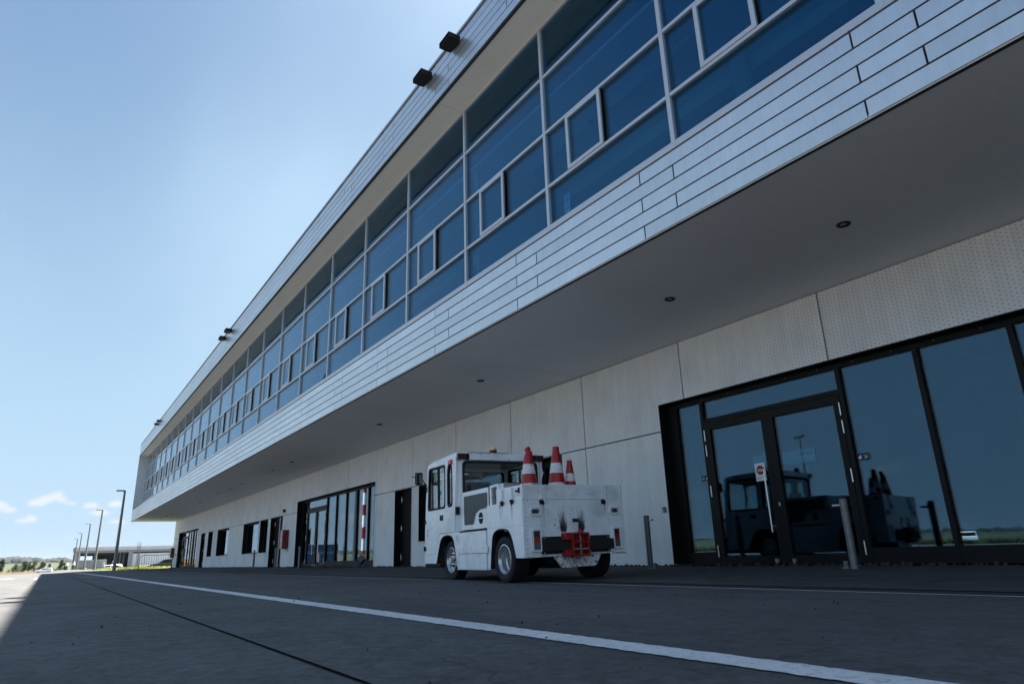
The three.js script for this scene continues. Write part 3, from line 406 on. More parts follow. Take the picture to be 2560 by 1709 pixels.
// ---------------------------------------------------------------- tow tractor (x forward, y up, z to its right; left flank at z = 0)
{
  const W = 1.40, dirt = (c, w, h, r, n) => { for (let i = 0; i < n; i++) { c.fillStyle = `rgba(${40 + r() * 40},${32 + r() * 30},${25 + r() * 25},${0.08 + r() * 0.3})`; const s = 1 + r() * r() * 9; c.beginPath(); c.ellipse(r() * w, r() * h, s, s * (0.4 + r()), r() * 3, 0, 7); c.fill(); } };
  const drip = (c, x, y, len, wd, r, a = 0.5) => { for (let i = 0; i < 7; i++) { const px = x + (r() - 0.5) * wd, l = len * (0.4 + 0.6 * r()); const n = 26; for (let k = 0; k < n; k++) { c.fillStyle = `rgba(58,42,30,${a * (1 - k / n) * (0.22 + 0.26 * r())})`; c.fillRect(px + (r() - 0.5) * 3, y + l * k / n, 2 + r() * 5, l / n + 2); } } };
  const scr = (c, x0, y0, n, sx, sy, r) => { for (let i = 0; i < n; i++) { c.strokeStyle = `rgba(30,28,28,${0.15 + r() * 0.4})`; c.lineWidth = 0.6 + r() * 1.6; const x = x0 + (r() - 0.5) * sx, y = y0 + (r() - 0.5) * sy; c.beginPath(); c.moveTo(x, y); c.lineTo(x + (r() - 0.5) * 40, y + (r() - 0.5) * 10); c.stroke(); } };
  const white = (seed, w, h, more) => canvasTex(w, h, (c) => { const r = rng(seed); c.fillStyle = '#eceeef'; c.fillRect(0, 0, w, h); for (let i = 0; i < 60; i++) { c.fillStyle = `rgba(${r() < 0.5 ? '246,247,247' : '176,176,172'},${0.06 + r() * 0.10})`; c.beginPath(); c.ellipse(r() * w, r() * h, 20 + r() * 150, 20 + r() * 90, r() * 3, 0, 7); c.fill(); } dirt(c, w, h, r, 90); for (let i = 0; i < 200; i++) { c.fillStyle = `rgba(70,62,54,${0.03 + r() * 0.10})`; const e = r() < 0.5, t = r() * r() * r(); c.fillRect(e ? r() * w : (r() < 0.5 ? t * w * 0.1 : w - t * w * 0.1), e ? h - t * h * 0.16 : r() * h, 2 + r() * (e ? 26 : 4), 2 + r() * (e ? 5 : 40)); } more?.(c, r); });
  const coat = (map, bump) => new THREE.MeshPhysicalMaterial({ map, roughness: 0.42, clearcoat: 0.35, clearcoatRoughness: 0.25 });
  const P = {};
  P.plain = coat(white(21, 1024, 1024, (c, r) => { scr(c, 500, 500, 90, 1000, 1000, r); for (let i = 0; i < 14; i++) drip(c, r() * 1024, r() * 900, 120, 8, r, 0.35); }));
  P.plain.map.repeat.set(0.55, 0.55);
  P.clean = coat(white(22, 512, 512)); P.clean.map.repeat.set(0.7, 0.7);
  const fit = (t, x0, x1, y0, y1) => { t.repeat.set(1 / (x1 - x0), 1 / (y1 - y0)); t.offset.set(-x0 / (x1 - x0), -y0 / (y1 - y0)); return t; };
  // rear body plate: grime under the latches, oil fans above the coupling, chipped lower edge
  P.rear = coat(fit(white(23, 1400, 640, (c, r) => {
    const X = (w) => w * 1000, Y = (y) => (0.91 - y) * 1000;
    for (const w of [0.27, 1.13]) { drip(c, X(w), Y(0.88), 330, 26, r, 0.85); c.fillStyle = 'rgba(12,10,9,0.85)'; for (let i = 0; i < 40; i++) { c.beginPath(); c.ellipse(X(w) - 10 + (r() - 0.5) * 46, Y(0.882) + (r() - 0.3) * 34, 3 + r() * 8, 2 + r() * 6, r() * 3, 0, 7); c.fill(); } }
    for (const [w, lean] of [[0.53, 0.0], [0.775, 0.02]]) for (let i = 0; i < 260; i++) { const t = r(), a = (r() - 0.5) * (0.5 + 0.3 * t), L = 0.03 + 0.25 * r() * r(); const bx0 = X(w + (r() - 0.5) * 0.07), by = Y(0.535 + r() * 0.03); c.strokeStyle = `rgba(18,16,16,${0.22 + r() * 0.5})`; c.lineWidth = 0.8 + r() * 2.4; c.beginPath(); c.moveTo(bx0, by); c.quadraticCurveTo(bx0 + a * 40, by - L * 500, bx0 + a * 110 + lean * 300, by - L * 1000); c.stroke(); }
    for (let i = 0; i < 110; i++) { c.fillStyle = `rgba(30,26,24,${0.2 + r() * 0.5})`; const s = 0.8 + r() * 2.4; c.fillRect(X(0.5 + r() * 0.32), Y(0.60 + r() * 0.26), s, s * (1 + r() * 3)); }
    for (let i = 0; i < 9; i++) { c.strokeStyle = `rgba(40,36,34,${0.25 + r() * 0.3})`; c.lineWidth = 1 + r(); const x = X(0.5 + r() * 0.35); c.beginPath(); c.moveTo(x, Y(0.62)); c.lineTo(x + (r() - 0.5) * 12, Y(0.8 + r() * 0.1)); c.stroke(); }
    for (let i = 0; i < 240; i++) { c.fillStyle = `rgba(${70 + r() * 50},${50 + r() * 25},${35},${0.15 + r() * 0.45})`; c.fillRect(r() * 1400, 640 - r() * r() * 34, 3 + r() * 22, 2 + r() * 6); }
    for (const [w, y, h] of [[0.43, 0.70, 40], [0.44, 0.6, 30], [0.33, 0.8, 60]]) { c.fillStyle = 'rgba(26,22,20,0.6)'; c.fillRect(X(w), Y(y), 4, h); }
    c.fillStyle = 'rgba(30,26,22,0.8)'; c.beginPath(); c.ellipse(X(0.415), Y(0.625), 10, 8, 0, 0, 7); c.fill();
    scr(c, 700, 330, 60, 1300, 600, r); c.fillStyle = 'rgba(40,38,36,0.55)'; c.fillRect(X(0.236), Y(0.905), 2, 620); c.fillRect(X(1.175), Y(0.905), 2, 620); for (let i = 0; i < 12; i++) for (const w of [0.04, 1.36]) { c.fillStyle = 'rgba(50,46,42,0.7)'; c.beginPath(); c.arc(X(w), Y(0.87 - i * 0.05), 4, 0, 7); c.fill(); }
  }), 0, 1.4, 0.27, 0.91));
  P.tail = coat(fit(white(24, 1400, 256, (c, r) => { scr(c, 700, 120, 50, 1300, 220, r); for (const w of [0.28, 1.135]) for (let i = 0; i < 16; i++) { c.fillStyle = `rgba(70,55,40,${0.2 + r() * 0.3})`; c.fillRect(w * 1000 - 30 + r() * 60, 30 + r() * 200, 4, 6 + r() * 30); } for (let i = 0; i < 90; i++) { c.fillStyle = `rgba(90,70,50,${r() * 0.4})`; c.fillRect(r() * 1400, 250 - r() * r() * 20, 3 + r() * 16, 4); } }), 0, 1.4, 0.905, 1.085));
  P.flank = coat(fit(white(25, 1600, 640, (c, r) => { const X = (u) => (u + 0.6) * 1000, Y = (y) => (1.16 - y) * 1000; for (const [u, y] of [[-0.03, 0.91], [-0.29, 0.91], [-0.27, 0.90], [0.02, 0.9]]) { drip(c, X(u), Y(y), 300, 30, r, 0.95); c.fillStyle = 'rgba(14,11,10,0.75)'; for (let i = 0; i < 18; i++) { c.beginPath(); c.ellipse(X(u) + (r() - 0.5) * 40, Y(y) + r() * 40, 2 + r() * 7, 2 + r() * 9, 0, 0, 7); c.fill(); } } scr(c, 500, 420, 60, 900, 300, r); }), -0.6, 1.0, 0.52, 1.16));
  P.skirt = coat(fit(white(26, 1024, 640, (c, r) => { for (let i = 0; i < 140; i++) { c.fillStyle = `rgba(${60 + r() * 30},50,42,${0.1 + r() * 0.35})`; c.fillRect(r() * 1024, 640 - r() * r() * 70, 4 + r() * 22, 2 + r() * 5); } for (let i = 0; i < 40; i++) { c.strokeStyle = `rgba(60,62,70,${0.2 + r() * 0.4})`; c.lineWidth = 1 + r() * 3; const y = 360 + (r() - 0.5) * 130, x = r() * 1000; c.beginPath(); c.moveTo(x, y); c.lineTo(x + 30 + r() * 90, y + (r() - 0.5) * 8); c.stroke(); } }), 0.38, 1.36, 0.13, 0.63));
  P.rust = coat(white(27, 512, 256, (c, r) => { for (let i = 0; i < 260; i++) { c.fillStyle = `rgba(${50 + r() * 50},${38 + r() * 20},28,${0.12 + r() * 0.4})`; c.beginPath(); c.ellipse(r() * 512, r() * 256, 2 + r() * 16, 2 + r() * 12, r(), 0, 7); c.fill(); } })); P.rust.map.repeat.set(1.6, 3);
  P.grille = std(0xffffff, 0.6, 0.2, { map: canvasTex(256, 256, (c) => { c.fillStyle = '#25282b'; c.fillRect(0, 0, 256, 256); c.fillStyle = '#8b9094'; for (let y = 0; y < 256; y += 16) for (let x = 0; x < 256; x += 16) c.fillRect(x + (y / 16 % 2) * 8, y, 11, 6); }) }); P.grille.map.repeat.set(9, 9);
  P.rubber = std(lin(0.012, 0.012, 0.013), 0.85, 0, { bumpMap: T.grain, bumpScale: 0.002 });
  P.rim = std(lin(0.58, 0.59, 0.60), 0.30, 0.75);
  P.dark = std(lin(0.008, 0.008, 0.009), 0.9);
  P.seat = std(lin(0.07, 0.072, 0.08), 0.8);
  P.lens = std(lin(0.35, 0.012, 0.010), 0.15); P.lensDark = std(lin(0.05, 0.008, 0.008), 0.12); P.lensGrey = std(lin(0.10, 0.10, 0.10), 0.15); P.amber = std(lin(0.75, 0.22, 0.015), 0.2); P.orange = std(lin(0.65, 0.05, 0.012), 0.2);
  P.trim = std(lin(0.74, 0.75, 0.76), 0.4);

  const t = thing('tow_tractor', 'dirty white airport tow tractor with cab and open bed parked along the wall', 'tow tractor', [-6.93 * 1.14, -0.0475, -4.47 * 1.14]);
  t.scale.setScalar(1.14); t.rotation.order = 'YXZ'; t.rotation.set(-0.0102, Math.PI - THREE.MathUtils.degToRad(6), 0);
  const D = 0.028, sides = [[0, 1], [W - D, -1]];
  const skin = (name, shape, mat, inset = 0, depth = D, label) => sides.map(([z, s]) => part(name, extrude(shape, depth - 0.004, 0.002).translate(0, 0, (s > 0 ? inset : W - inset - depth) + 0.002), mat, t, label));
  // flanks
  skin('fender', roundPoly([[-0.547, 0.276], [-0.345, 0.278], [-0.27, 0.48], [-0.19, 0.585], [-0.06, 0.612], [0.12, 0.606], [0.22, 0.56], [0.262, 0.46], [0.316, 0.150], [0.398, 0.148], [0.398, 0.628], [-0.547, 0.628]], 0.02), P.flank);
  skin('fender', roundPoly([[1.345, 0.140], [1.42, 0.40], [1.475, 0.535], [1.56, 0.588], [1.80, 0.598], [1.92, 0.555], [1.985, 0.475], [2.105, 0.222], [2.575, 0.222], [2.60, 0.26], [2.59, 0.342], [2.165, 0.344], [2.055, 0.49], [1.985, 0.622], [1.315, 0.628], [1.315, 0.14]], 0.012), P.plain);
  const lip = (pts) => skin('arch_trim', (() => { const c = new THREE.CatmullRomCurve3(pts.map((p) => new THREE.Vector3(p[0], p[1], 0))), n = 40, a = c.getPoints(n), o = [], q = []; for (let i = 0; i <= n; i++) { const d = c.getTangent(i / n); o.push([a[i].x, a[i].y]); q.push([a[i].x - d.y * 0.012, a[i].y + d.x * 0.012]); } return poly(o.concat(q.reverse())); })(), P.rubber, -0.006, 0.05);
  lip([[0.316, 0.16], [0.27, 0.42], [0.225, 0.55], [0.12, 0.602], [-0.06, 0.608], [-0.185, 0.58], [-0.268, 0.478], [-0.343, 0.285]]); lip([[2.10, 0.23], [1.983, 0.47], [1.918, 0.55], [1.80, 0.594], [1.56, 0.584], [1.478, 0.53], [1.425, 0.40], [1.352, 0.16]]);
  skin('bed_side', poly([[-0.547, 0.634], [0.395, 0.634], [0.395, 0.905], [-0.547, 0.905]]), P.flank, 0.004);
  skin('drop_side', poly([[-0.535, 0.911], [0.13, 0.911], [0.13, 1.078], [-0.535, 1.076]]), P.flank, 0.012, 0.022);
  for (const [z, s] of sides) { const f = (d) => (s > 0 ? d : W - d); const seg = (a, b, p, q, d0, d1) => bx(a, b, p, q, f(d0), f(d1)); 
    for (const u of [-0.05, -0.30]) { part('latch', [seg(u - 0.018, u + 0.018, 0.925, 1.07, -0.004, 0.012), seg(u - 0.011, u + 0.011, 0.935, 1.06, -0.012, -0.004)], P.trim, t); part('latch_hook', [rod([u - 0.05, 0.90, f(-0.014)], [u + 0.03, 0.915, f(-0.014)], 0.009), rbx(u - 0.02, u + 0.02, 0.875, 0.93, f(-0.02), f(0.004), 0.006)], P.dark, t); }
    part('lock_plate', [seg(-0.495, -0.345, 0.965, 1.055, 0.004, 0.012)], P.trim, t); part('lock_bolt', [seg(-0.47, -0.40, 1.005, 1.022, -0.008, 0.004), seg(-0.49, -0.47, 0.99, 1.05, -0.010, 0.004), seg(-0.43, -0.415, 1.0, 1.03, -0.012, -0.008)], P.dark, t);
    // battery box with two doors, hinges and a bar
    part('locker_door', rbx(0.41, 1.30, 0.350, 0.614, f(-0.014), f(0.02), 0.005), P.skirt, t); part('locker_door', rbx(0.41, 1.31, 0.142, 0.342, f(-0.014), f(0.02), 0.005), P.skirt, t);
    part('locker_bar', rbx(0.36, 1.29, 0.345, 0.43, f(-0.022), f(-0.012), 0.004), P.skirt, t);
    for (const y of [0.55, 0.23]) part('hinge', [rod([1.315, y - 0.04, f(-0.016)], [1.315, y + 0.04, f(-0.016)], 0.009), seg(1.26, 1.37, y + 0.012, y + 0.026, -0.020, -0.012), seg(1.26, 1.37, y - 0.026, y - 0.012, -0.020, -0.012)], P.trim, t);
    part('arch_lamp', rbx(-0.16, -0.05, 0.572, 0.604, f(0.01), f(0.05), 0.01), P.lensGrey, t);
  }
  // bed: floor, front bulkhead, load
  part('bed_floor', bx(-0.52, 0.36, 0.78, 0.80, 0.03, W - 0.03), P.plain, t);
  part('bulkhead', bx(0.14, 0.16, 0.80, 1.12, 0.06, W - 0.06), P.plain, t);
  // rear: body plate, tailboard, hanging plate
  const back = (shape, d, u, mat, name, label) => part(name, extrude(shape, d - 0.004, 0.002).rotateY(-Math.PI / 2).translate(u, 0, 0), mat, t, label);   // shapes in (z, y), pushed backwards from u
  back(roundPoly([[0.0, 0.276], [1.40, 0.290], [1.40, 0.905], [0.0, 0.905]], 0.006), 0.03, -0.519, P.rear, 'rear_plate', 'rear plate with oil splashes and rust runs');
  back(poly([[0.0, 0.911], [1.40, 0.911], [1.40, 1.078], [0.0, 1.074]]), 0.026, -0.524, P.tail, 'tailboard');
  back(roundPoly([[0.38, 0.30], [1.06, 0.30], [0.97, 0.155], [0.50, 0.150]], 0.02), 0.02, -0.50, P.rust, 'skid_plate');
  for (const z of [0.018, 1.382]) part('corner_post', rbx(-0.556, -0.51, 0.915, 1.084, z - 0.018, z + 0.018, 0.004), P.plain, t);
  for (const z of [0.275, 1.135]) { part('latch', [bx(-0.562, -0.549, 0.915, 1.075, z - 0.026, z - 0.014), bx(-0.562, -0.549, 0.915, 1.075, z + 0.014, z + 0.026), bx(-0.556, -0.549, 0.915, 1.075, z - 0.014, z + 0.014), rod([-0.57, 0.93, z], [-0.575, 0.87, z + 0.012], 0.012)], P.trim, t); part('latch_hook', [rod([-0.566, 0.872, z - 0.055], [-0.566, 0.885, z + 0.012], 0.012), rbx(-0.575, -0.549, 0.86, 0.905, z - 0.055, z - 0.02, 0.008), new THREE.TorusGeometry(0.02, 0.006, 8, 16).rotateY(1.57).translate(-0.57, 0.875, z - 0.02)], P.dark, t); }
  for (const z of [0.163, 1.270]) {
    const o = roundRect(-0.076, 0.076, -0.047, 0.047, 0.046, THREE.Shape); o.holes.push(roundRect(-0.058, 0.058, -0.030, 0.030, 0.029));
    const g = sub('lamp_recess', t); part('ring', extrude(o, 0.012, 0.005).rotateY(-Math.PI / 2).translate(-0.548, 0.775, z), P.trim, g); part('well', extrude(roundRect(-0.06, 0.06, -0.032, 0.032, 0.03, THREE.Shape), 0.002).rotateY(-Math.PI / 2).translate(-0.5495, 0.775, z), std(lin(0.16, 0.17, 0.19), 0.5), g); part('knob', [new THREE.SphereGeometry(0.019, 14, 10).translate(-0.556, 0.775, z + (z > 1 ? 0.012 : -0.018)), new THREE.SphereGeometry(0.014, 12, 8).translate(-0.554, 0.775, z + (z > 1 ? -0.012 : 0.016))], P.lensDark, g);
  }
  for (const [z0, z1] of [[0.094, 0.231], [1.208, 1.338]]) {
    const g = sub('tail_lamp', t), o = roundRect(z0, z1, 0.337, 0.580, 0.02, THREE.Shape); o.holes.push(roundRect(z0 + 0.02, z1 - 0.020, 0.352, 0.565, 0.012));
    part('frame', extrude(o, 0.02, 0.005).rotateY(-Math.PI / 2).translate(-0.548, 0, 0), P.trim, g);
    part('box', bx(-0.556, -0.549, 0.352, 0.565, z0 + 0.020, z1 - 0.02), P.dark, g);
    part('lens', [bx(-0.566, -0.556, 0.43, 0.495, z0 + 0.026, z1 - 0.034)], P.lens, g); part('lens', [bx(-0.566, -0.556, 0.497, 0.56, z0 + 0.026, z1 - 0.034)], P.lensDark, g); part('lens', [bx(-0.566, -0.556, 0.357, 0.428, z0 + 0.026, z1 - 0.034)], P.lensGrey, g);
  }
  for (const [a, b, c, d] of [[0.215, 0.512, 0.22, 0.60], [0.835, 1.155, 0.80, 1.188]]) { const g = sub('bumper', t); part('plate', rbx(-0.575, -0.55, 0.306, 0.494, a, b, 0.006), P.rubber, g); part('beam', rbx(-0.612, -0.575, 0.335, 0.452, c, d, 0.01), P.rubber, g); part('bolts', [a + 0.03, b - 0.03].flatMap((z) => [0.32, 0.475].map((y) => rod([-0.575, y, z], [-0.582, y, z], 0.007, 0.007, 8))), M.steel, g); }
  { const g = sub('coupling', t, 'red multi-step coupling with steel pin');
    part('back_plate', [rbx(-0.585, -0.55, 0.268, 0.532, 0.49, 0.80, 0.005)], M.redPaint, g);
    part('cheek', [rbx(-0.66, -0.585, 0.272, 0.345, 0.485, 0.565, 0.006), rbx(-0.66, -0.585, 0.448, 0.530, 0.485, 0.575, 0.006), rbx(-0.66, -0.585, 0.270, 0.528, 0.572, 0.592, 0.004)], M.redPaint, g); part('cheek', rbx(-0.66, -0.585, 0.270, 0.528, 0.788, 0.808, 0.004), M.redPaint, g);
    for (const y of [0.278, 0.347, 0.420, 0.515]) part('step', rbx(-0.66, -0.585, y - 0.009, y + 0.009, 0.593, 0.787, 0.003), y === 0.347 ? std(lin(0.3, 0.27, 0.27), 0.4, 0.5) : M.redPaint, g);
    part('pin', [rod([-0.64, 0.26, 0.692], [-0.64, 0.56, 0.692], 0.012)], M.galv, g);
    part('pin_handle', [tube([[-0.64, 0.55, 0.692], [-0.64, 0.60, 0.692], [-0.655, 0.64, 0.70], [-0.64, 0.66, 0.672], [-0.62, 0.672, 0.65]], 0.008, 20)], P.dark, g); part('knob', new THREE.CylinderGeometry(0.022, 0.028, 0.035, 14).translate(-0.64, 0.545, 0.692), M.redPaint, g); }
  part('type_plate', bx(-0.553, -0.549, 0.648, 0.688, 0.66, 0.75), std(0xffffff, 0.5, 0, { map: canvasTex(128, 64, (c) => { c.fillStyle = '#141f38'; c.fillRect(0, 0, 128, 64); c.fillStyle = '#5e7297'; for (const [x, y, w] of [[12, 14, 60], [12, 30, 90], [12, 44, 40]]) c.fillRect(x, y, w, 7); }) }), t);
  // engine cover with grille, emblem and air intake
  part('engine_cover', [rbx(0.408, 1.315, 0.634, 1.147, 0.055, W - 0.055, 0.018)], P.plain, t);
  const gs = roundPoly([[0.478, 0.895], [0.478, 1.085], [1.205, 1.085], [1.198, 0.708], [0.915, 0.708], [0.835, 0.845], [0.70, 0.885]], 0.02);
  for (const s of [0.052, W - 0.052]) { part('grille', extrude(gs, 0.004).translate(0, 0, s - 0.002 - (s < 0.5 ? 0.003 : -0.003)), P.grille, t);
    part('emblem', [new THREE.CylinderGeometry(0.072, 0.072, 0.008, 28).rotateX(Math.PI / 2).scale(0.85, 1, 1).translate(0.68, 0.775, s)], P.dark, t); part('emblem_bar', [bx(0.605, 0.755, 0.770, 0.780, s - 0.009, s + 0.009)], M.steel, t); }
  part('cover_frame', [0.046, W - 0.046].flatMap((z) => [bx(0.412, 0.420, 0.64, 1.14, z, z + (z < 0.5 ? 0.012 : -0.012)), bx(0.42, 1.235, 0.636, 0.642, z, z + (z < 0.5 ? 0.012 : -0.012))]), P.dark, t);
  { const g = sub('air_intake', t); const o = roundPoly([[0.145, 0.64], [0.395, 0.64], [0.395, 1.152], [0.19, 1.158], [0.145, 1.15]], 0.02), h = new THREE.Path(); h.moveTo(0.188, 0.9); h.lineTo(0.348, 0.905); h.lineTo(0.348, 1.12); h.lineTo(0.188, 1.135); o.holes.push(h); part('box', [extrude(o, 0.02).translate(0, 0, 0.05), rbx(0.145, 0.395, 1.14, 1.158, 0.072, 0.42, 0.006), rbx(0.15, 0.17, 0.80, 1.14, 0.072, 0.42, 0.006)], P.plain, g); part('duct', bx(0.175, 0.36, 0.88, 1.135, 0.16, 0.165), std(lin(0.10, 0.095, 0.10), 0.6), g); part('hood', new THREE.CylinderGeometry(0.12, 0.12, 0.34, 24, 1, false, 0, Math.PI).rotateX(Math.PI / 2).rotateZ(0).scale(1.5, 0.6, 1).translate(0.06, 1.085, 0.25), P.clean, g); }
  // cab
  const win = () => roundPoly([[1.77, 0.985], [2.44, 0.985], [2.39, 1.588], [1.757, 1.580]], 0.055, THREE.Path), vent = () => roundPoly([[1.50, 0.99], [1.665, 0.99], [1.655, 1.49], [1.60, 1.585], [1.53, 1.585], [1.50, 1.5]], 0.07, THREE.Path);
  const door = roundPoly([[1.735, 0.634], [1.995, 0.634], [2.062, 0.498], [2.168, 0.350], [2.592, 0.350], [2.575, 0.70], [2.53, 1.15], [2.462, 1.625], [1.715, 1.648]], 0.008), quarter = roundPoly([[1.43, 0.634], [1.729, 0.634], [1.709, 1.648], [1.36, 1.662], [1.345, 1.60], [1.405, 1.0]], 0.008); door.holes.push(win()); quarter.holes.push(vent());
  for (const [z, s] of sides) {
    const f = (d) => (s > 0 ? d : W - d), ex = (shape, d0, d1, b = 0.002) => extrude(shape, d1 - d0 - 2 * b, b).translate(0, 0, s > 0 ? d0 + b : W - d1 + b);
    const g = sub('door', t); part('door_skin', ex(door, 0, D), P.clean, g);
    const ring = (mk, e) => { const pts = mk().getPoints(6).map((p) => [p.x, p.y]); const cx = pts.reduce((a, p) => a + p[0], 0) / pts.length, cy = pts.reduce((a, p) => a + p[1], 0) / pts.length, grow = (k) => pts.map(([x, y]) => [x + Math.sign(x - cx) * Math.min(1, Math.abs(x - cx) / 0.05) * k, y + Math.sign(y - cy) * Math.min(1, Math.abs(y - cy) / 0.05) * k]); const o = poly(grow(e)); o.holes.push(new THREE.Path(grow(-0.014).map((p) => new THREE.Vector2(...p)))); return o; };
    part('gasket', ex(ring(win, 0.012), -0.006, 0.034), P.rubber, g); part('pane', ex(new THREE.Shape(win().getPoints(6)), 0.012, 0.016, 0.0005), M.glassCab, g);
    part('window_bar', [rbx(2.02, 2.05, 0.99, 1.58, f(-0.002), f(0.03), 0.003), rbx(1.98, 2.02, 1.18, 1.235, f(-0.006), f(0.012), 0.005)], P.rubber, g);
    part('handle', [rbx(1.845, 1.965, 0.81, 0.885, f(-0.006), f(0.004), 0.004)], P.dark, g); part('handle_pull', rbx(1.86, 1.875, 0.825, 0.87, f(-0.012), f(-0.005), 0.003), P.lensGrey, g);
    for (const y of [0.82, 0.43]) part('hinge', [rod([2.575, y - 0.035, f(-0.012)], [2.575, y + 0.035, f(-0.012)], 0.011), rbx(2.53, 2.58, y - 0.025, y + 0.025, f(-0.012), f(0.0), 0.004)], P.dark, g);
    part('quarter_panel', ex(quarter, 0, D), P.clean, t); part('gasket', ex(ring(vent, 0.012), -0.006, 0.034), P.rubber, t); part('pane', ex(new THREE.Shape(vent().getPoints(6)), 0.012, 0.016, 0.0005), M.glassCab, t);
    part('indicator', rbx(1.475, 1.58, 1.565, 1.630, f(-0.03), f(0.0), 0.008), P.orange, t);
    // canted rear corner of the cab
    const a = f(0.003), b = f(0.075), q = new THREE.BufferGeometry(); q.setAttribute('position', new THREE.Float32BufferAttribute([1.425, 0.636, a, 1.335, 0.636, b, 1.335, 1.60, b, 1.425, 0.636, a, 1.335, 1.60, b, 1.36, 1.60, a], 3)); q.setAttribute('uv', new THREE.Float32BufferAttribute([0, 0, 0.1, 0, 0.1, 1, 0, 0, 0.1, 1, 0, 1], 2)); q.computeVertexNormals(); part('corner_panel', q, std(lin(0.7, 0.71, 0.72), 0.4, 0, { side: THREE.DoubleSide }), t);
    part('door_buffer', rbx(1.35, 1.40, 0.86, 0.965, f(0.0), f(0.05), 0.006), P.dark, t);
  }
  part('cab_rear', (() => { const o = roundPoly([[0.07, 0.64], [W - 0.07, 0.64], [W - 0.07, 1.63], [0.07, 1.63]], 0.01); o.holes.push(roundRect(0.105, W - 0.105, 1.0, 1.585, 0.07)); return extrude(o, 0.022, 0.003).rotateY(-Math.PI / 2).translate(1.36, 0, 0); })(), P.clean, t);
  part('gasket', (() => { const o = roundRect(0.09, W - 0.09, 0.985, 1.60, 0.08, THREE.Shape); o.holes.push(roundRect(0.125, W - 0.125, 1.02, 1.565, 0.06)); return extrude(o, 0.036).rotateY(-Math.PI / 2).translate(1.366, 0, 0); })(), P.rubber, t);
  part('rear_pane', bx(1.346, 1.351, 1.005, 1.58, 0.11, W - 0.11), M.glassCab, t);
  { // raked front with windscreen
    const o = roundPoly([[0.02, 0], [W - 0.02, 0], [W - 0.02, 1.0], [0.02, 1.0]], 0.01); o.holes.push(roundRect(0.09, W - 0.09, 0.36, 0.94, 0.06)); const tilt = (g) => g.rotateY(-Math.PI / 2).rotateZ(0.112).translate(2.592, 0.636, 0);
    part('cab_front', tilt(extrude(o, 0.03, 0.003)), P.clean, t); const r = roundRect(0.078, W - 0.078, 0.348, 0.952, 0.07, THREE.Shape); r.holes.push(roundRect(0.105, W - 0.105, 0.375, 0.925, 0.05)); part('gasket', tilt(extrude(r, 0.045)), P.rubber, t); part('windscreen', tilt(extrude(roundRect(0.09, W - 0.09, 0.36, 0.94, 0.06, THREE.Shape), 0.004)), M.glassCab, t);
    part('front_apron', [rbx(2.56, 2.605, 0.23, 0.64, 0.03, W - 0.03, 0.012)], P.clean, t); part('front_bumper', rbx(2.02, 2.62, 0.165, 0.235, 0.01, W - 0.01, 0.03), P.rubber, t); part('wiper', [rod([2.575, 0.99, 0.62], [2.53, 1.38, 0.50], 0.006)], P.dark, t);
  }
  { // roof: crowned shell with a beam across its rear edge
    const prof = roundPoly([[1.325, 1.652], [2.475, 1.628], [2.43, 1.658], [2.20, 1.680], [1.42, 1.702], [1.325, 1.697]], 0.012); part('roof', extrude(prof, W + 0.012 - 0.05, 0.012).translate(0, 0, -0.006 + 0.025), P.clean, t);
    part('rear_beam', rbx(1.285, 1.335, 1.605, 1.700, 0.185, W - 0.2, 0.006), P.clean, t); part('headlining', bx(1.37, 2.44, 1.618, 1.626, 0.03, W - 0.03), std(lin(0.6, 0.6, 0.58), 0.8), t);
    for (const [a, b] of [[0.002, 0.135], [W - 0.125, W - 0.002]]) part('roof_lamp', rbx(1.28, 1.335, 1.608, 1.692, a, b, 0.008), P.lensDark, t); for (const [a, b] of [[0.137, 0.183], [W - 0.198, W - 0.127]]) part('lamp_socket', rbx(1.283, 1.335, 1.607, 1.695, a, b, 0.006), P.dark, t);
    part('roof_mat', rbx(1.38, 1.95, 1.70, 1.728, 0.22, 0.86, 0.01), P.rubber, t);
    const g = sub('beacon', t); part('bracket', [rbx(1.272, 1.284, 1.612, 1.700, 0.525, 0.635, 0.003), rbx(1.272, 1.36, 1.705, 1.713, 0.525, 0.635, 0.003), ...[0.55, 0.58, 0.61].map((z) => rod([1.27, 1.625, z], [1.273, 1.625, z], 0.006))], P.clean, g); part('socket', new THREE.CylinderGeometry(0.052, 0.056, 0.035, 24).translate(1.315, 1.728, 0.575), P.dark, g); part('lens', new THREE.CylinderGeometry(0.05, 0.052, 0.022, 24).translate(1.315, 1.755, 0.575), P.amber, g); part('cap', new THREE.CylinderGeometry(0.040, 0.052, 0.016, 24).translate(1.315, 1.773, 0.575), std(lin(0.75, 0.75, 0.75), 0.15, 0.8), g);
  }
  // cab interior
  part('cab_floor', bx(1.34, 2.58, 0.62, 0.635, 0.03, W - 0.03), P.dark, t); part('dashboard', rbx(2.30, 2.56, 0.64, 0.98, 0.04, W - 0.04, 0.04), P.seat, t);
  const seat = (z) => { const g = sub('seat', t); part('cushion', rbx(1.50, 1.95, 0.78, 0.90, z - 0.22, z + 0.22, 0.05, 4), P.seat, g); part('backrest', rbx(-0.05, 0.05, 0, 0.46, -0.21, 0.21, 0.05, 4).rotateZ(0.12).translate(1.56, 0.86, z), P.seat, g); part('pedestal', bx(1.58, 1.88, 0.636, 0.79, z - 0.12, z + 0.12), P.dark, g); };
  seat(0.40); seat(1.03);
  { const g = sub('steering_wheel', t); part('rim', new THREE.TorusGeometry(0.17, 0.013, 10, 36).rotateX(1.25).rotateY(-Math.PI / 2).translate(2.16, 1.03, 0.40), P.dark, g); part('stem', rod([2.36, 0.85, 0.40], [2.16, 1.03, 0.40], 0.02), P.dark, g); }
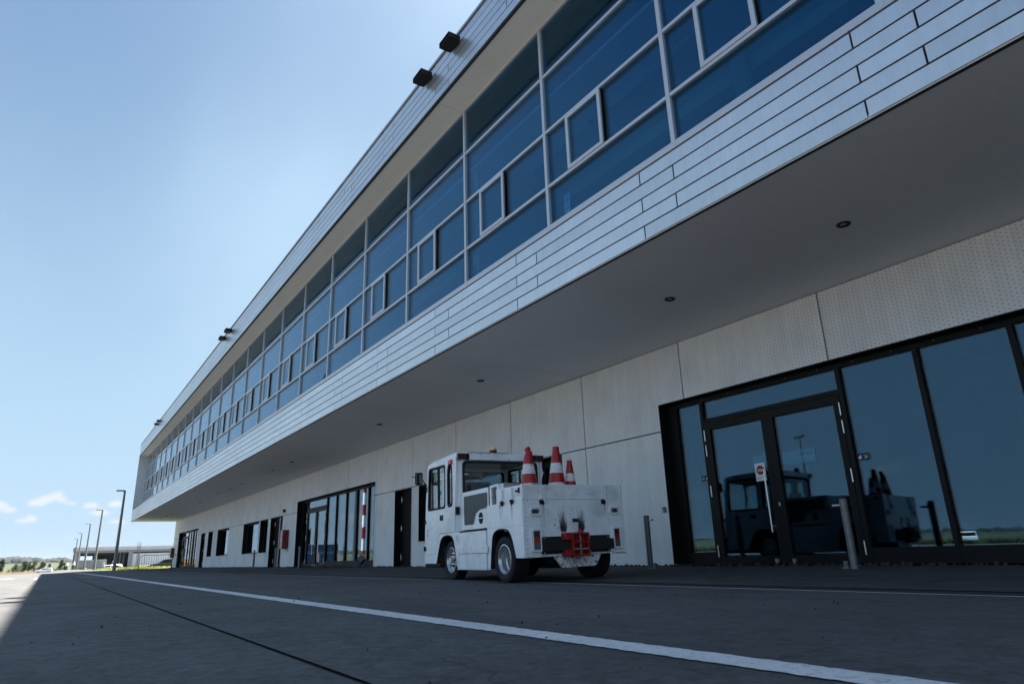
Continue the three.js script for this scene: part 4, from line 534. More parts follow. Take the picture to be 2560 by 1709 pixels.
  { const g = sub('cab_mirror', t); part('housing', rbx(2.34, 2.38, 1.45, 1.565, 0.66, 0.90, 0.03, 4), P.dark, g); part('glass', rbx(2.334, 2.339, 1.46, 1.556, 0.672, 0.888, 0.004), std(lin(0.85, 0.86, 0.88), 0.04, 1), g); }
  for (const s of [0, 1]) { const f = (d) => (s ? W - d : d), g = sub('side_mirror', t); part('housing', rbx(2.49, 2.535, 1.37, 1.560, f(-0.06), f(-0.185), 0.025, 4), P.dark, g); part('glass', rbx(2.484, 2.489, 1.385, 1.545, f(-0.072), f(-0.173), 0.004), std(lin(0.16, 0.18, 0.18), 0.05, 0.9), g); part('arm', [tube([[2.50, 1.30, f(0.0)], [2.50, 1.36, f(-0.02)], [2.51, 1.43, f(-0.05)], [2.515, 1.46, f(-0.07)]], 0.008, 16), rod([2.515, 1.49, f(-0.18)], [2.515, 1.50, f(-0.24)], 0.006), rbx(2.48, 2.52, 1.26, 1.33, f(-0.015), f(0.01), 0.008)], P.dark, g); }
  part('number', bx(2.452, 2.500, 0.596, 0.720, -0.0025, -0.0005), std(0xffffff, 0.5, 0, { map: canvasTex(64, 160, (c) => { c.fillStyle = '#eceeef'; c.fillRect(0, 0, 64, 160); c.fillStyle = '#16181b'; c.font = 'bold 168px sans-serif'; c.textAlign = 'center'; c.textBaseline = 'middle'; c.save(); c.translate(32, 86); c.scale(-0.62, 1); c.fillText('3', 0, 0); c.restore(); }) }), t);
  { const m = t.children[t.children.length - 1], uv = m.geometry.attributes.uv, p = m.geometry.attributes.position; for (let i = 0; i < p.count; i++) uv.setXY(i, (p.getX(i) - 2.452) / 0.048, (p.getY(i) - 0.596) / 0.124); }
  // chassis and wheels
  part('chassis', [bx(-0.49, 2.5, 0.30, 0.62, 0.34, W - 0.34), bx(0.33, 1.33, 0.18, 0.60, 0.06, W - 0.06), bx(-0.42, 0.9, 0.20, 0.32, 0.45, 0.95), rod([0, 0.262, 0.2], [0, 0.262, 1.2], 0.06), rod([1.69, 0.262, 0.2], [1.69, 0.262, 1.2], 0.045), bx(-0.2, 0.2, 0.14, 0.38, 0.58, 0.86)], P.dark, t);
  const lathe = (pts) => toCreasedNormals(new THREE.LatheGeometry(pts.map((p) => new THREE.Vector2(...p)), 56).rotateX(Math.PI / 2), 0.6);
  const wheel = (u, z, wd, deep, s) => {
    const g = sub('wheel', t); g.position.set(u, 0.262, z); if (s < 0) g.rotation.y = Math.PI;   // built with its outer face towards -z
    const h = wd / 2, pr = [[0.166, -h * 0.80], [0.20, -h * 0.98], [0.225, -h], [0.246, -h * 0.93]]; const n = 5; for (let i = 0; i < n; i++) { const a = -h * 0.86 + i * (h * 1.72 / n), b = a + h * 1.72 / n; pr.push([0.2585 + (i === 2 ? 0.0035 : 0.0015), a + 0.003], [0.2585 + (i === 2 ? 0.0035 : 0.0015), b - 0.007], [0.250, b - 0.006], [0.250, b + 0.001]); } pr.push([0.246, h * 0.93], [0.225, h], [0.20, h * 0.98], [0.166, h * 0.8]);
    part('tyre', lathe(pr.map(([r, x]) => [r, x])), P.rubber, g);
    part('rim', lathe((deep ? [[0.167, h * 0.8], [0.160, h * 0.6], [0.158, -h * 0.60], [0.170, -h * 0.82], [0.172, -h * 0.90], [0.162, -h * 0.92], [0.155, -h * 0.70], [0.146, -h * 0.62], [0.144, -h * 0.10], [0.128, -h * 0.02], [0.126, h * 0.42], [0.110, h * 0.50], [0.105, h * 0.62], [0.0, h * 0.62]] : [[0.167, h * 0.8], [0.158, -h * 0.60], [0.170, -h * 0.84], [0.172, -h * 0.93], [0.165, -h * 0.95], [0.154, -h * 0.78], [0.146, -h * 0.40], [0.120, -h * 0.30], [0.105, -h * 0.56], [0.07, -h * 0.62], [0.05, -h * 0.60], [0.0, -h * 0.60]])), P.rim, g);
    const zc = deep ? h * 0.62 : -h * 0.62, R = deep ? 0.062 : 0.083; part('hub', new THREE.CylinderGeometry(0.036, 0.042, deep ? 0.02 : 0.05, 20).rotateX(Math.PI / 2).translate(0, 0, zc - (deep ? 0.01 : 0.022)), P.rim, g);
    part('nuts', Array.from({ length: deep ? 8 : 6 }, (_, i) => new THREE.CylinderGeometry(0.011, 0.011, 0.022, 6).rotateX(Math.PI / 2).translate(R * Math.cos(i * Math.PI * 2 / (deep ? 8 : 6)), R * Math.sin(i * Math.PI * 2 / (deep ? 8 : 6)), zc - 0.009)), deep ? P.rim : P.dark, g);
    if (!deep) part('vents', Array.from({ length: 6 }, (_, i) => new THREE.CylinderGeometry(0.016, 0.016, 0.006, 14).rotateX(Math.PI / 2).translate(0.118 * Math.cos(i * 1.047 + 0.5), 0.118 * Math.sin(i * 1.047 + 0.5), -h * 0.36)), P.dark, g);
  };
  wheel(0, 0.015 + 0.115, 0.23, true, 1); wheel(0, W - 0.015 - 0.115, 0.23, true, -1); wheel(1.69, 0.05 + 0.085, 0.17, false, 1); wheel(1.69, W - 0.05 - 0.085, 0.17, false, -1);

  // traffic cones standing in the bed
  const coneMat = { red: std(0xffffff, 0.38, 0, { map: canvasTex(128, 128, (c) => { const r = rng(41); c.fillStyle = '#a5101a'; c.fillRect(0, 0, 128, 128); dirt(c, 128, 128, r, 40); }) }), white: std(0xffffff, 0.5, 0, { map: canvasTex(128, 128, (c) => { const r = rng(42); c.fillStyle = '#dcd9d6'; c.fillRect(0, 0, 128, 128); dirt(c, 128, 128, r, 60); }) }) };
  const local = (x, y, z) => { t.updateMatrixWorld(true); return t.localToWorld(new THREE.Vector3(x, y, z)); };
  const cone = (u, z, top, label, bent) => {
    const p = local(u, 0.80, z), H = top - 0.80, k = thing('traffic_cone', label, 'traffic cone', [p.x, p.y, p.z], 0.3 + z); k.scale.setScalar(1.14); k.rotation.z = (bent ? 0.01 : -0.012);
    const R = 0.155 * H / 0.77, r = (y) => mixn(R, 0.034 * H / 0.77 + 0.004, y / H), rings = [0.03, 0.12 * H, 0.27 * H, 0.43 * H, 0.585 * H, 0.745 * H, 0.98 * H];
    const band = (a, b) => { const g = new THREE.CylinderGeometry(r(b), r(a), b - a, 36, 6, true); g.translate(0, (a + b) / 2, 0); if (bent) { const q = g.attributes.position; for (let i = 0; i < q.count; i++) { const y = q.getY(i), s = Math.max(0, y - 0.86 * H); q.setX(i, q.getX(i) + s * 0.25 * Math.sin(s * 40)); q.setZ(i, q.getZ(i) - s * 0.25); } g.computeVertexNormals(); } return g; };
    part('base', rbx(-R * 1.32, R * 1.32, 0, 0.03, -R * 1.32, R * 1.32, 0.012), std(lin(0.03, 0.03, 0.03), 0.8), k);
    for (let i = 0; i < 6; i++) part(i % 2 ? 'red_sleeve' : 'white_sleeve', band(rings[i], rings[i + 1]), i % 2 ? coneMat.red : coneMat.white, k);
    const tip = new THREE.LatheGeometry([[r(H * 0.98), 0], [0.042 * H / 0.77, 0.006], [0.042 * H / 0.77, 0.022], [0.024, 0.026], [0.0, 0.027]].map((q) => new THREE.Vector2(...q)), 24); if (bent) tip.scale(0.9, 1.4, 0.9).rotateZ(0.6).translate(0.0, 0, -0.02); part('tip', tip.translate(0, H * 0.98, 0), coneMat.red, k);
  };
  cone(-0.2, 0.298, 1.545, 'tall red and white cone with a crumpled tip, nearest the cab', true); cone(-0.2, 0.684, 1.572, 'tall red and white cone with an intact tip in the tractor bed', false); cone(-0.2, 0.878, 1.403, 'shortest red and white cone with smudged bands in the tractor bed', false);
}

// ---------------------------------------------------------------- far end of the apron
{
  const l0 = thing('lamp_post', '', 'lamp post', [0, 0, 0], 0, 'lamp posts in a row beyond the terminal');
  part('pole', new THREE.CylinderGeometry(0.085, 0.15, 6.95, 16).translate(0, 3.475, 0), M.galv, l0); part('head', [rbx(-0.15, 0.15, 6.88, 7.0, 0.0, 0.68, 0.05), rod([0, 6.93, -0.05], [0, 6.95, 0.06], 0.06)], std(lin(0.16, 0.16, 0.17), 0.5), l0); part('lens', rbx(-0.10, 0.10, 6.885, 6.90, 0.08, 0.58, 0.01), std(lin(0.5, 0.5, 0.5), 0.3), l0); part('door', bx(-0.04, 0.04, 0.5, 0.9, 0.085, 0.094), M.galv, l0);
  [[-71.8, -5.08, -0.012], [-97, -4.79, 0], [-128, -4.94, -0.08], [-161.6, -5.04, -0.22], [-189, -5.2, -0.38]].forEach(([x, z, y], i) => { const d = i ? l0.clone() : l0; if (i) { d.name = numbered('lamp_post'); scene.add(d); } d.position.set(x, Math.min(y, gy(x, z)), z); d.userData = { label: `slim grey lamp post, ${nth[i]} and ${['tallest looking', 'second tallest', 'middle', 'second smallest', 'smallest looking'][i]} of the receding row`, category: 'lamp post', group: 'lamp posts in a row beyond the terminal' }; });

  { // crowd barrier across the end of the pavement
    const t = thing('crowd_barrier', 'grey steel crowd barrier with upright bars at the end of the pavement', 'barrier', [-59.6, gy(-59, -7), -7.1], Math.atan2(2.3, 1.1)); const w = 2.7, h = 1.06;
    part('frame', tube([[-w / 2, 0.02, 0], [-w / 2, h - 0.2, 0], [-w / 2 + 0.06, h - 0.05, 0], [-w / 2 + 0.22, h, 0], [0, h, 0], [w / 2 - 0.22, h, 0], [w / 2 - 0.06, h - 0.05, 0], [w / 2, h - 0.2, 0], [w / 2, 0.02, 0]], 0.02, 60, 8), M.post, t);
    part('rail', rod([-w / 2, 0.28, 0], [w / 2, 0.28, 0], 0.016), M.post, t); for (let i = 1; i < 16; i++) part('bar', rod([-w / 2 + i * w / 16, 0.28, 0], [-w / 2 + i * w / 16, h, 0], 0.009, 0.009, 8), M.post, t); part('foot', [bx(-w / 2 - 0.02, -w / 2 + 0.02, 0, 0.02, -0.28, 0.28), bx(w / 2 - 0.02, w / 2 + 0.02, 0, 0.02, -0.28, 0.28)], M.post, t);
  }
  { // cargo shed
    const g0 = -0.95, t = thing('cargo_shed', 'low grey cargo shed with a deep flat canopy and white end walls', 'building', [-283, 0, 0]);
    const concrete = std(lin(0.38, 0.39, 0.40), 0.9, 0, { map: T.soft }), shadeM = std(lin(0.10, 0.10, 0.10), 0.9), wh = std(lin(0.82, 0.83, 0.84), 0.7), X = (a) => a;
    part('roof', [bx(-26, 1.5, 5.55, 6.75, -62, -7.7), bx(-26, 1.5, 6.75, 6.86, -62, -7.5)], concrete, t);
    for (let i = 0; i < 14; i++) part('roof_panel', bx(1.5, 1.62, 5.62, 6.72, -7.8 - (i + 1) * 3.85 + 0.03, -7.8 - i * 3.85 - 0.03), std(lin(0.62 + (i % 3) * 0.02, 0.64, 0.66), 0.6), t);
    part('beam', bx(-25, 0.9, 4.85, 5.55, -62, -8.0), concrete, t);
    for (const z of [-8.6, -24.6]) part('pillar', bx(-0.8, 0.8, g0, 4.85, z - 0.7, z + 0.7), concrete, t);
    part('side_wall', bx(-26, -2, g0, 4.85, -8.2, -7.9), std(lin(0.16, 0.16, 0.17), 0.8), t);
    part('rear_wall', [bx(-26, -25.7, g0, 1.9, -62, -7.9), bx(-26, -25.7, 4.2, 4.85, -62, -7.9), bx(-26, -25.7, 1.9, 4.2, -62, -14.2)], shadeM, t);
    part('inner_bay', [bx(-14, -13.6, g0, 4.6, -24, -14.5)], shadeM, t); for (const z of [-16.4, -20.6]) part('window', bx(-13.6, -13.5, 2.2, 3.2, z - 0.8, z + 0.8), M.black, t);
    for (const z of [-21.8, -22.9]) part('pillar', bx(-6, -5.5, g0, 4.85, z - 0.25, z + 0.25), concrete, t);
    for (let i = 0; i < 9; i++) part('wall_panel', bx(0.2, 0.6, g0, 4.35, -25.3 - (i + 1) * 3.9 + 0.04, -25.3 - i * 3.9 - 0.04), wh, t); part('gap', bx(0.1, 0.4, 4.35, 4.85, -62, -25.3), M.black, t);
    part('downpipe', rod([0.72, g0, -27], [0.72, 5.6, -27], 0.16), concrete, t);
  }
  { const t = thing('roof_ladder', 'caged steel ladder rising above the flat roof of the shed', 'ladder', [-281, 0, -26.8]); part('rails', [rod([0, -0.9, -0.45], [0, 8.0, -0.45], 0.05), rod([0, -0.9, 0.45], [0, 8.0, 0.45], 0.05), rod([-1.3, 6.8, -0.45], [-1.3, 8.0, -0.45], 0.05), rod([-1.3, 6.8, 0.45], [-1.3, 8.0, 0.45], 0.05), rod([0, 8, -0.45], [-1.3, 8, -0.45], 0.05), rod([0, 8, 0.45], [-1.3, 8, 0.45], 0.05), rod([0, 8, -0.45], [0, 8, 0.45], 0.05)], M.post, t); for (let i = 0; i < 22; i++) part('rung', rod([0, -0.5 + i * 0.38, -0.45], [0, -0.5 + i * 0.38, 0.45], 0.035, 0.035, 6), M.post, t); }
  { // articulated box trailer with a small white cab in front of it
    const t = thing('box_trailer', 'long grey box trailer parked under the shed canopy', 'trailer', [-262, -1.15, -12.15]);
    part('box', [0, 1, 2].map((i) => rbx(-1.25, 1.25, 1.12, 3.55, -3.9 + i * 2.62, -3.9 + i * 2.62 + 2.58, 0.03)), std(lin(0.27, 0.29, 0.29), 0.6), t); part('chassis', bx(-1.0, 1.0, 0.7, 1.1, -3.8, 3.9), M.blackMatt, t); for (const z of [-2.6, 2.2, 3.2]) part('wheel', [new THREE.CylinderGeometry(0.5, 0.5, 0.3, 20).rotateZ(1.5708).translate(1.05, 0.5, z), new THREE.CylinderGeometry(0.5, 0.5, 0.3, 20).rotateZ(1.5708).translate(-1.05, 0.5, z)], M.blackMatt, t);
    const c = thing('small_lorry', 'small white lorry cab beside the grey trailer', 'lorry', [-258, -1.05, -16.35]); part('cab', [rbx(-0.8, 0.8, 0.35, 1.1, -0.95, 0.85, 0.08), rbx(-0.75, 0.75, 1.1, 1.7, -0.9, 0.75, 0.12)], std(lin(0.72, 0.73, 0.75), 0.35), c); part('windscreen', [bx(0.745, 0.765, 1.15, 1.55, -0.75, 0.1), bx(0.745, 0.765, 1.15, 1.55, 0.2, 0.6)], M.black, c); part('wheel', [-0.55, 0.5].map((z) => new THREE.CylinderGeometry(0.32, 0.32, 1.5, 18).rotateZ(1.5708).translate(0, 0.32, z)), M.blackMatt, c); part('box', rbx(-0.8, 0.78, 1.2, 2.5, 0.9, 1.4, 0.04), std(lin(0.6, 0.6, 0.6), 0.6), c);
    const k = thing('tank_trailer', 'pale round tank trailer in the shadow of the shed', 'trailer', [-266, -1.1, -19.3]); part('tank', new THREE.CapsuleGeometry(0.75, 2.2, 6, 20).rotateX(1.5708).translate(0, 1.25, 0), std(lin(0.42, 0.43, 0.44), 0.5), k); part('stand', bx(-0.5, 0.5, 0.2, 0.65, -1.6, 1.6), M.blackMatt, k); part('hatch', bx(0.70, 0.80, 1.0, 1.6, -0.6, 0.1), M.black, k);
    const s = thing('stop_disc', 'pale disc sign on a post before the tank trailer', 'sign', [-240, -0.95, -16.6]); part('post', rod([0, 0, 0], [0, 2.6, 0], 0.05), M.galv, s); part('disc', new THREE.CylinderGeometry(0.3, 0.3, 0.05, 24).rotateZ(1.5708).translate(0.06, 2.5, 0), M.paper, s);
    const b = thing('red_barrel', 'small red barrel below the grey trailer', 'barrel', [-245, -0.9, -9.9]); part('drum', new THREE.LatheGeometry([[0, 0], [0.3, 0], [0.32, 0.3], [0.3, 0.33], [0.32, 0.36], [0.32, 0.7], [0.3, 0.85], [0, 0.86]].map((p) => new THREE.Vector2(...p)), 20), M.redPaint, b); part('lid', new THREE.CylinderGeometry(0.2, 0.2, 0.04, 16).translate(0, 0.88, 0), M.redPaint, b);
  }
  const car = (name, label, p, turn, color) => {   // estate car, nose towards +x
    const t = thing(name, label, 'car', p, turn), W = 1.75, body = roundPoly([[-2.1, 0.32], [-1.75, 0.28], [1.9, 0.28], [2.12, 0.36], [2.14, 0.62], [2.0, 0.78], [1.1, 0.92], [-2.08, 0.95], [-2.14, 0.6]], 0.08), top = roundPoly([[1.05, 0.90], [0.35, 1.38], [-0.2, 1.47], [-1.5, 1.45], [-1.85, 1.35], [-2.1, 0.93]], 0.08);
    const c = std(color, 0.28); part('body', extrude(body, W - 0.12, 0.06).translate(0, 0, -W / 2 + 0.06), c, t); part('roof', extrude(top, W - 0.36, 0.06).translate(0, 0, -W / 2 + 0.18), c, t);
    for (const z of [-W / 2 + 0.115, W / 2 - 0.135]) for (const q of [[[0.78, 0.98], [0.30, 1.33], [-0.25, 1.38], [-0.25, 0.98]], [[-0.32, 0.98], [-0.32, 1.38], [-1.25, 1.36], [-1.25, 0.98]], [[-1.32, 0.98], [-1.32, 1.35], [-1.65, 1.30], [-1.85, 1.0]]]) part('window', extrude(roundPoly(q, 0.04), 0.02).translate(0, 0, z), M.black, t);
    part('windscreen', bx(-0.01, 0.01, -0.35, 0.35, -0.62, 0.62).rotateZ(0.96).translate(0.74, 1.155, 0), M.black, t);
    for (const x of [-1.3, 1.3]) for (const z of [-0.80, 0.80]) { const w = sub('wheel', t); part('tyre', new THREE.TorusGeometry(0.24, 0.085, 12, 26).translate(x, 0.32, z), M.blackMatt, w); part('rim', new THREE.CylinderGeometry(0.2, 0.2, 0.14, 20).rotateX(1.5708).translate(x, 0.32, z), M.coping, w); }
    for (const z of [-0.6, 0.6]) { part('headlight', rbx(2.0, 2.15, 0.62, 0.76, z - 0.2, z + 0.2, 0.04), M.paper, t); part('tail_light', rbx(-2.17, -2.05, 0.66, 0.88, z - 0.12, z + 0.2, 0.03), M.redPaint, t); }
    return t;
  };
  car('estate_car', 'white estate car parked far off at the left edge of the apron', [-254, gy(-254, 0.3) + 0.01, 0.35], -Math.PI / 2 - 0.12, lin(0.80, 0.81, 0.82));
  car('dark_car', 'dark car half hidden behind the crowd barrier on the grass', [-112, gy(-112, -13.6) - 0.45, -14.3], -Math.PI / 2 + 0.05, lin(0.018, 0.019, 0.022));
  { const t = thing('yellow_kerb_block', 'long low yellow block lying on the grass beyond the barrier', 'block', [-118, gy(-118, -12), -12.5], 0.1); part('body', rbx(-0.15, 0.15, 0, 0.28, -1.0, 1.0, 0.04), M.yellow, t); part('strap', [-0.5, 0.5].map((z) => rbx(-0.155, 0.155, 0, 0.285, z - 0.03, z + 0.03, 0.03)), M.black, t); }

  // two distant people in white shirts and dark trousers
  const person = (label, p, turn, stride, hair) => {
    const n = 44, mc = new MarchingCubes(n, new THREE.MeshBasicMaterial(), false, false, 90000), S = 1.0, bones = [];   // field over [-1, 1] metres
    const B = (a, b, ra, rb) => bones.push([new THREE.Vector3(...a), new THREE.Vector3(...b), ra, rb]);
    B([0, 0.08, 0], [0, 0.30, 0.0], 0.115, 0.13); B([0, 0.30, 0], [0, 0.48, 0], 0.13, 0.12); B([0, 0.48, 0], [0, 0.66, 0.01], 0.06, 0.05); B([0, 0.70, 0.015], [0, 0.79, 0.02], 0.085, 0.09); B([0, 0.72, 0.09], [0, 0.735, 0.115], 0.03, 0.015);
    for (const s of [-1, 1]) { const k = s * stride; B([s * 0.17, 0.47, 0], [s * 0.24, 0.20, -0.04 * k], 0.055, 0.045); B([s * 0.24, 0.20, -0.04 * k], [s * 0.25, -0.03, 0.09 - 0.08 * k], 0.043, 0.035); B([s * 0.25, -0.03, 0.09 - 0.08 * k], [s * 0.25, -0.11, 0.12 - 0.1 * k], 0.034, 0.022); B([s * 0.09, 0.06, 0], [s * 0.11, -0.38, 0.14 * k], 0.095, 0.06); B([s * 0.11, -0.38, 0.14 * k], [s * 0.11, -0.80, 0.10 * k - 0.08 * stride], 0.06, 0.042); B([s * 0.11, -0.83, 0.10 * k - 0.08 * stride], [s * 0.12, -0.86, 0.10 * k + 0.10], 0.045, 0.036); }
    const q = new THREE.Vector3(), d = new THREE.Vector3();
    for (let z = 0; z < n; z++) for (let y = 0; y < n; y++) for (let x = 0; x < n; x++) { q.set((x - n / 2) / (n / 2), (y - n / 2) / (n / 2), (z - n / 2) / (n / 2)); let v = 9; for (const [a, b, ra, rb] of bones) { d.copy(b).sub(a); const h = Math.max(0, Math.min(1, q.clone().sub(a).dot(d) / d.lengthSq())), e = q.distanceTo(a.clone().addScaledVector(d, h)) - mixn(ra, rb, h); const k = 0.03, m = Math.max(k - Math.abs(v - e), 0) / k; v = Math.min(v, e) - m * m * k * 0.25; } mc.field[x + y * n + z * n * n] = -v; }
    mc.isolation = 0; mc.update(); const c = mc.count, pos = mc.positionArray.slice(0, c * 3), nor = mc.normalArray.slice(0, c * 3), col = new Float32Array(c * 3);
    for (let i = 0; i < c; i++) { const y = pos[3 * i + 1], x = Math.abs(pos[3 * i]), f = pos[3 * i + 2], cl = y < -0.80 ? [0.02, 0.02, 0.02] : y < 0.08 && x < 0.19 ? [0.012, 0.013, 0.018] : y < 0.53 && (x < 0.235 || y > 0.1) ? [0.75, 0.76, 0.8] : y > 0.78 || (y > 0.68 && f < 0.0) ? hair : [0.45, 0.27, 0.19]; col.set(cl, 3 * i); }
    const g = new THREE.BufferGeometry(); g.setAttribute('position', new THREE.BufferAttribute(pos, 3)); g.setAttribute('normal', new THREE.BufferAttribute(nor, 3)); g.setAttribute('color', new THREE.BufferAttribute(col, 3)); g.translate(0, 0.895, 0);
    const m = part(numbered('person'), g, std(0xffffff, 0.8, 0, { vertexColors: true }), scene); m.position.set(...p); m.rotation.y = turn; tag(m, label, 'person', 'people walking far off on the apron'); return m;
  };
  person('person in a white shirt and dark trousers walking beside the shed corner', [-168, gy(-168, -4.6), -4.63], Math.PI / 2, 1, [0.30, 0.22, 0.12]);
  person('person in a white top farther left, half before a dark bush', [-182, gy(-182, -3.8), -3.78], Math.PI / 2 + 0.5, 0.6, [0.10, 0.05, 0.03]);

  // far trees: trunk and a crown of many small leaf faces
  const leaf = [lin(0.030, 0.052, 0.014), lin(0.045, 0.070, 0.018), lin(0.022, 0.040, 0.014)].map((c) => new THREE.MeshStandardMaterial({ color: c, roughness: 0.9, side: THREE.DoubleSide }));
  const tree = (name, label, az, dist, top, bot, width, seed, kind, sparse = 1) => {
    const a = az * Math.PI / 180, x = dist * Math.sin(a), z = -dist * Math.cos(a), y0 = EYE + dist * Math.tan(bot * Math.PI / 180) - 0.15, h = EYE + dist * Math.tan(top * Math.PI / 180) - y0, w = dist * width * Math.PI / 180, r = rng(seed);
    const t = thing(name, label, name === 'bush' ? 'bush' : 'tree', [x, y0, z]), trunk = [rod([0, 0, 0], [0.05 * w, h * 0.8, 0], 0.035 * h, 0.012 * h, 8)], p = [];
    const clumps = []; for (let i = 0; i < 15; i++) { const f = 0.16 + 0.80 * (i + r() * 0.8) / 15, R = w * 0.5 * Math.pow(Math.sin(Math.PI * Math.min(1, 0.12 + f * 0.9)), 0.7), b = r() * 6.283, d = R * (0.25 + 0.6 * r()); clumps.push([Math.cos(b) * d, f * h, Math.sin(b) * d, w * (0.19 + 0.12 * r()) * (1.2 - 0.5 * f)]); if (i % 3 === 0) trunk.push(rod([0.03 * w, f * h * 0.7, 0], [Math.cos(b) * d, f * h, Math.sin(b) * d], 0.014 * h, 0.006 * h, 6)); }
    for (const [cx, cy, cz, R] of clumps) for (let i = 0; i < 260 * sparse; i++) { const u = r() * 2 - 1, b = r() * 6.283, s = Math.sqrt(1 - u * u), q = R * Math.cbrt(r()) * (0.7 + 0.5 * r()), X = cx + q * s * Math.cos(b), Y = cy + q * u * 1.1, Z = cz + q * s * Math.sin(b), L = 0.034 * h * (0.7 + r()); for (let k = 0; k < 3; k++) p.push(X + (r() - 0.5) * 2 * L, Y + (r() - 0.5) * 2 * L, Z + (r() - 0.5) * 2 * L); }
    const g = new THREE.BufferGeometry(); g.setAttribute('position', new THREE.Float32BufferAttribute(p, 3)); g.computeVertexNormals(); part('trunk', trunk, std(lin(0.05, 0.04, 0.03), 0.95), t); part('crown', g, leaf[kind], t);
  };
  tree('tree', 'dark narrow tree cut by the left edge of the picture', -92.42, 300, 0.62, -0.13, 0.36, 1, 0); tree('tree', 'low light green conical tree left of the dark pair', -91.66, 300, 0.28, -0.16, 0.55, 2, 1); tree('tree', 'broadest dark tree left of the white car', -91.22, 305, 0.45, -0.15, 0.62, 3, 2); tree('tree', 'small dark tree touching the right side of the broadest tree', -90.95, 310, 0.39, -0.13, 0.34, 4, 2); tree('tree', 'loose feathery tree standing just left of the white car roof', -90.68, 305, 0.46, -0.12, 0.46, 5, 1, 0.6); tree('tree', 'round dark tree rising directly behind the white car', -90.2, 310, 0.42, -0.10, 0.50, 6, 2); tree('tree', 'smallest tree right behind the tail of the white car', -89.8, 310, 0.28, -0.10, 0.28, 7, 0); tree('tree', 'tall leaning green tree between the car and the shed', -89.12, 275, 0.50, -0.20, 0.52, 8, 1, 0.8); tree('bush', 'near black bush at the foot of the shed wall', -88.87, 265, 0.12, -0.24, 0.30, 9, 2);
  for (let i = 0; i < 6; i++) tree('bush', ['grey green bush behind the gap left of the low conical tree', 'small bush in the gap right of the low conical tree', 'low bush below the feathery tree', 'low bush just left of the round dark tree', 'bush between the white car and the thin mast', 'bush at the foot of the thin mast'][i], [-92.0, -91.45, -90.5, -90.42, -89.6, -89.35][i], 330, [0.0, 0.02, -0.02, 0.03, 0.0, -0.02][i], -0.19, [0.4, 0.35, 0.3, 0.25, 0.3, 0.25][i], 20 + i, i % 3, 0.5);
  { const t = thing('thin_mast', 'thin leaning mast standing among the far trees', 'mast', [-290, -0.75, 3.1]); part('shaft', rod([0, 0, 0.25], [0, 4.6, -0.05], 0.07, 0.04), M.post, t); part('sign', bx(-0.05, 0.05, 4.3, 4.7, -0.2, 0.1), M.post, t); part('stays', [rod([0, 0, 0.9], [0, 2.0, 0.12], 0.04), rod([0, 0, -0.5], [0, 2.0, 0.12], 0.04)], M.post, t); }
  { // far woods on the ridge: one mass of small crowns
    const r = rng(77), n = 2600, im = new THREE.InstancedMesh(new THREE.IcosahedronGeometry(1, 1), std(lin(0.007, 0.011, 0.010), 1), n), m4 = new THREE.Matrix4(), q = new THREE.Quaternion();
    for (let i = 0; i < n; i++) { const main = i < 1500, az = (main ? -95.5 + 5.2 * Math.pow(r(), 0.8) : r() < 0.25 ? -90 + r() * 1.2 : -100 - r() * 70) * Math.PI / 180, d = 3000 + r() * 500, s = 9 + r() * 12, edge = main ? 0.44 + 0.16 * fbm(az * 9 + 9, 0.3, 8, 3, 5) + 0.10 * sstep(-90.4, -92, az * 57.2958) : 0.40 + 0.12 * r(), e = (edge - (main ? 0.22 * r() : 0.05 * r())) * Math.PI / 180; m4.compose(new THREE.Vector3(d * Math.sin(az), EYE + d * Math.tan(e) - s * 0.5, -d * Math.cos(az)), q, new THREE.Vector3(s, s * (0.6 + 0.5 * r()), s)); im.setMatrixAt(i, m4); }
    im.name = 'ridge_wood'; im.userData = { kind: 'stuff', label: 'dark wood covering the ridge on the far left horizon', category: 'wood' }; im.castShadow = im.receiveShadow = true; scene.add(im);
  }
  { // rough grass on the verge and along the far edge of the apron
    const r = rng(33), n = 14000, gb = new THREE.BufferGeometry(); gb.setAttribute('position', new THREE.Float32BufferAttribute([-0.02, 0, 0, 0.02, 0, 0, 0.01, 1, 0.12, 0.0, 0, -0.02, 0.0, 0, 0.02, -0.12, 0.85, 0.0], 3)); gb.computeVertexNormals();
    const im = new THREE.InstancedMesh(gb, new THREE.MeshStandardMaterial({ color: lin(0.10, 0.125, 0.014), roughness: 0.9, side: THREE.DoubleSide }), n), m4 = new THREE.Matrix4(), q = new THREE.Quaternion(), c = new THREE.Color();
    for (let i = 0; i < n; i++) { const far = i > 6200, x = far ? -60 + r() * 70 : END - 1.5 - 160 * r() * r(), z = far ? 21 + r() * 3.2 : -5.5 - r() * 9 * (0.2 + Math.min(1, (-x - 72) / 40)), h = (far ? 0.12 : 0.12) + (far ? 0.3 : 0.22) * r() * r(); m4.compose(new THREE.Vector3(x, gy(x, z) - (far ? 0 : 0.05), z), q.setFromEuler(new THREE.Euler((r() - 0.5) * 0.5, r() * 6.3, (r() - 0.5) * 0.5)), new THREE.Vector3(2.2, h, 2.2)); im.setMatrixAt(i, m4); const dk = far ? 0.28 : 1; im.setColorAt(i, c.setRGB(dk * (0.7 + r() * 0.6), dk * (0.75 + r() * 0.4), dk * (0.6 + r() * 0.4))); }
    im.name = 'rough_grass'; im.userData = { kind: 'stuff', label: 'yellow green grass growing beyond the end of the pavement', category: 'grass' }; im.castShadow = im.receiveShadow = true; scene.add(im);
  }
}
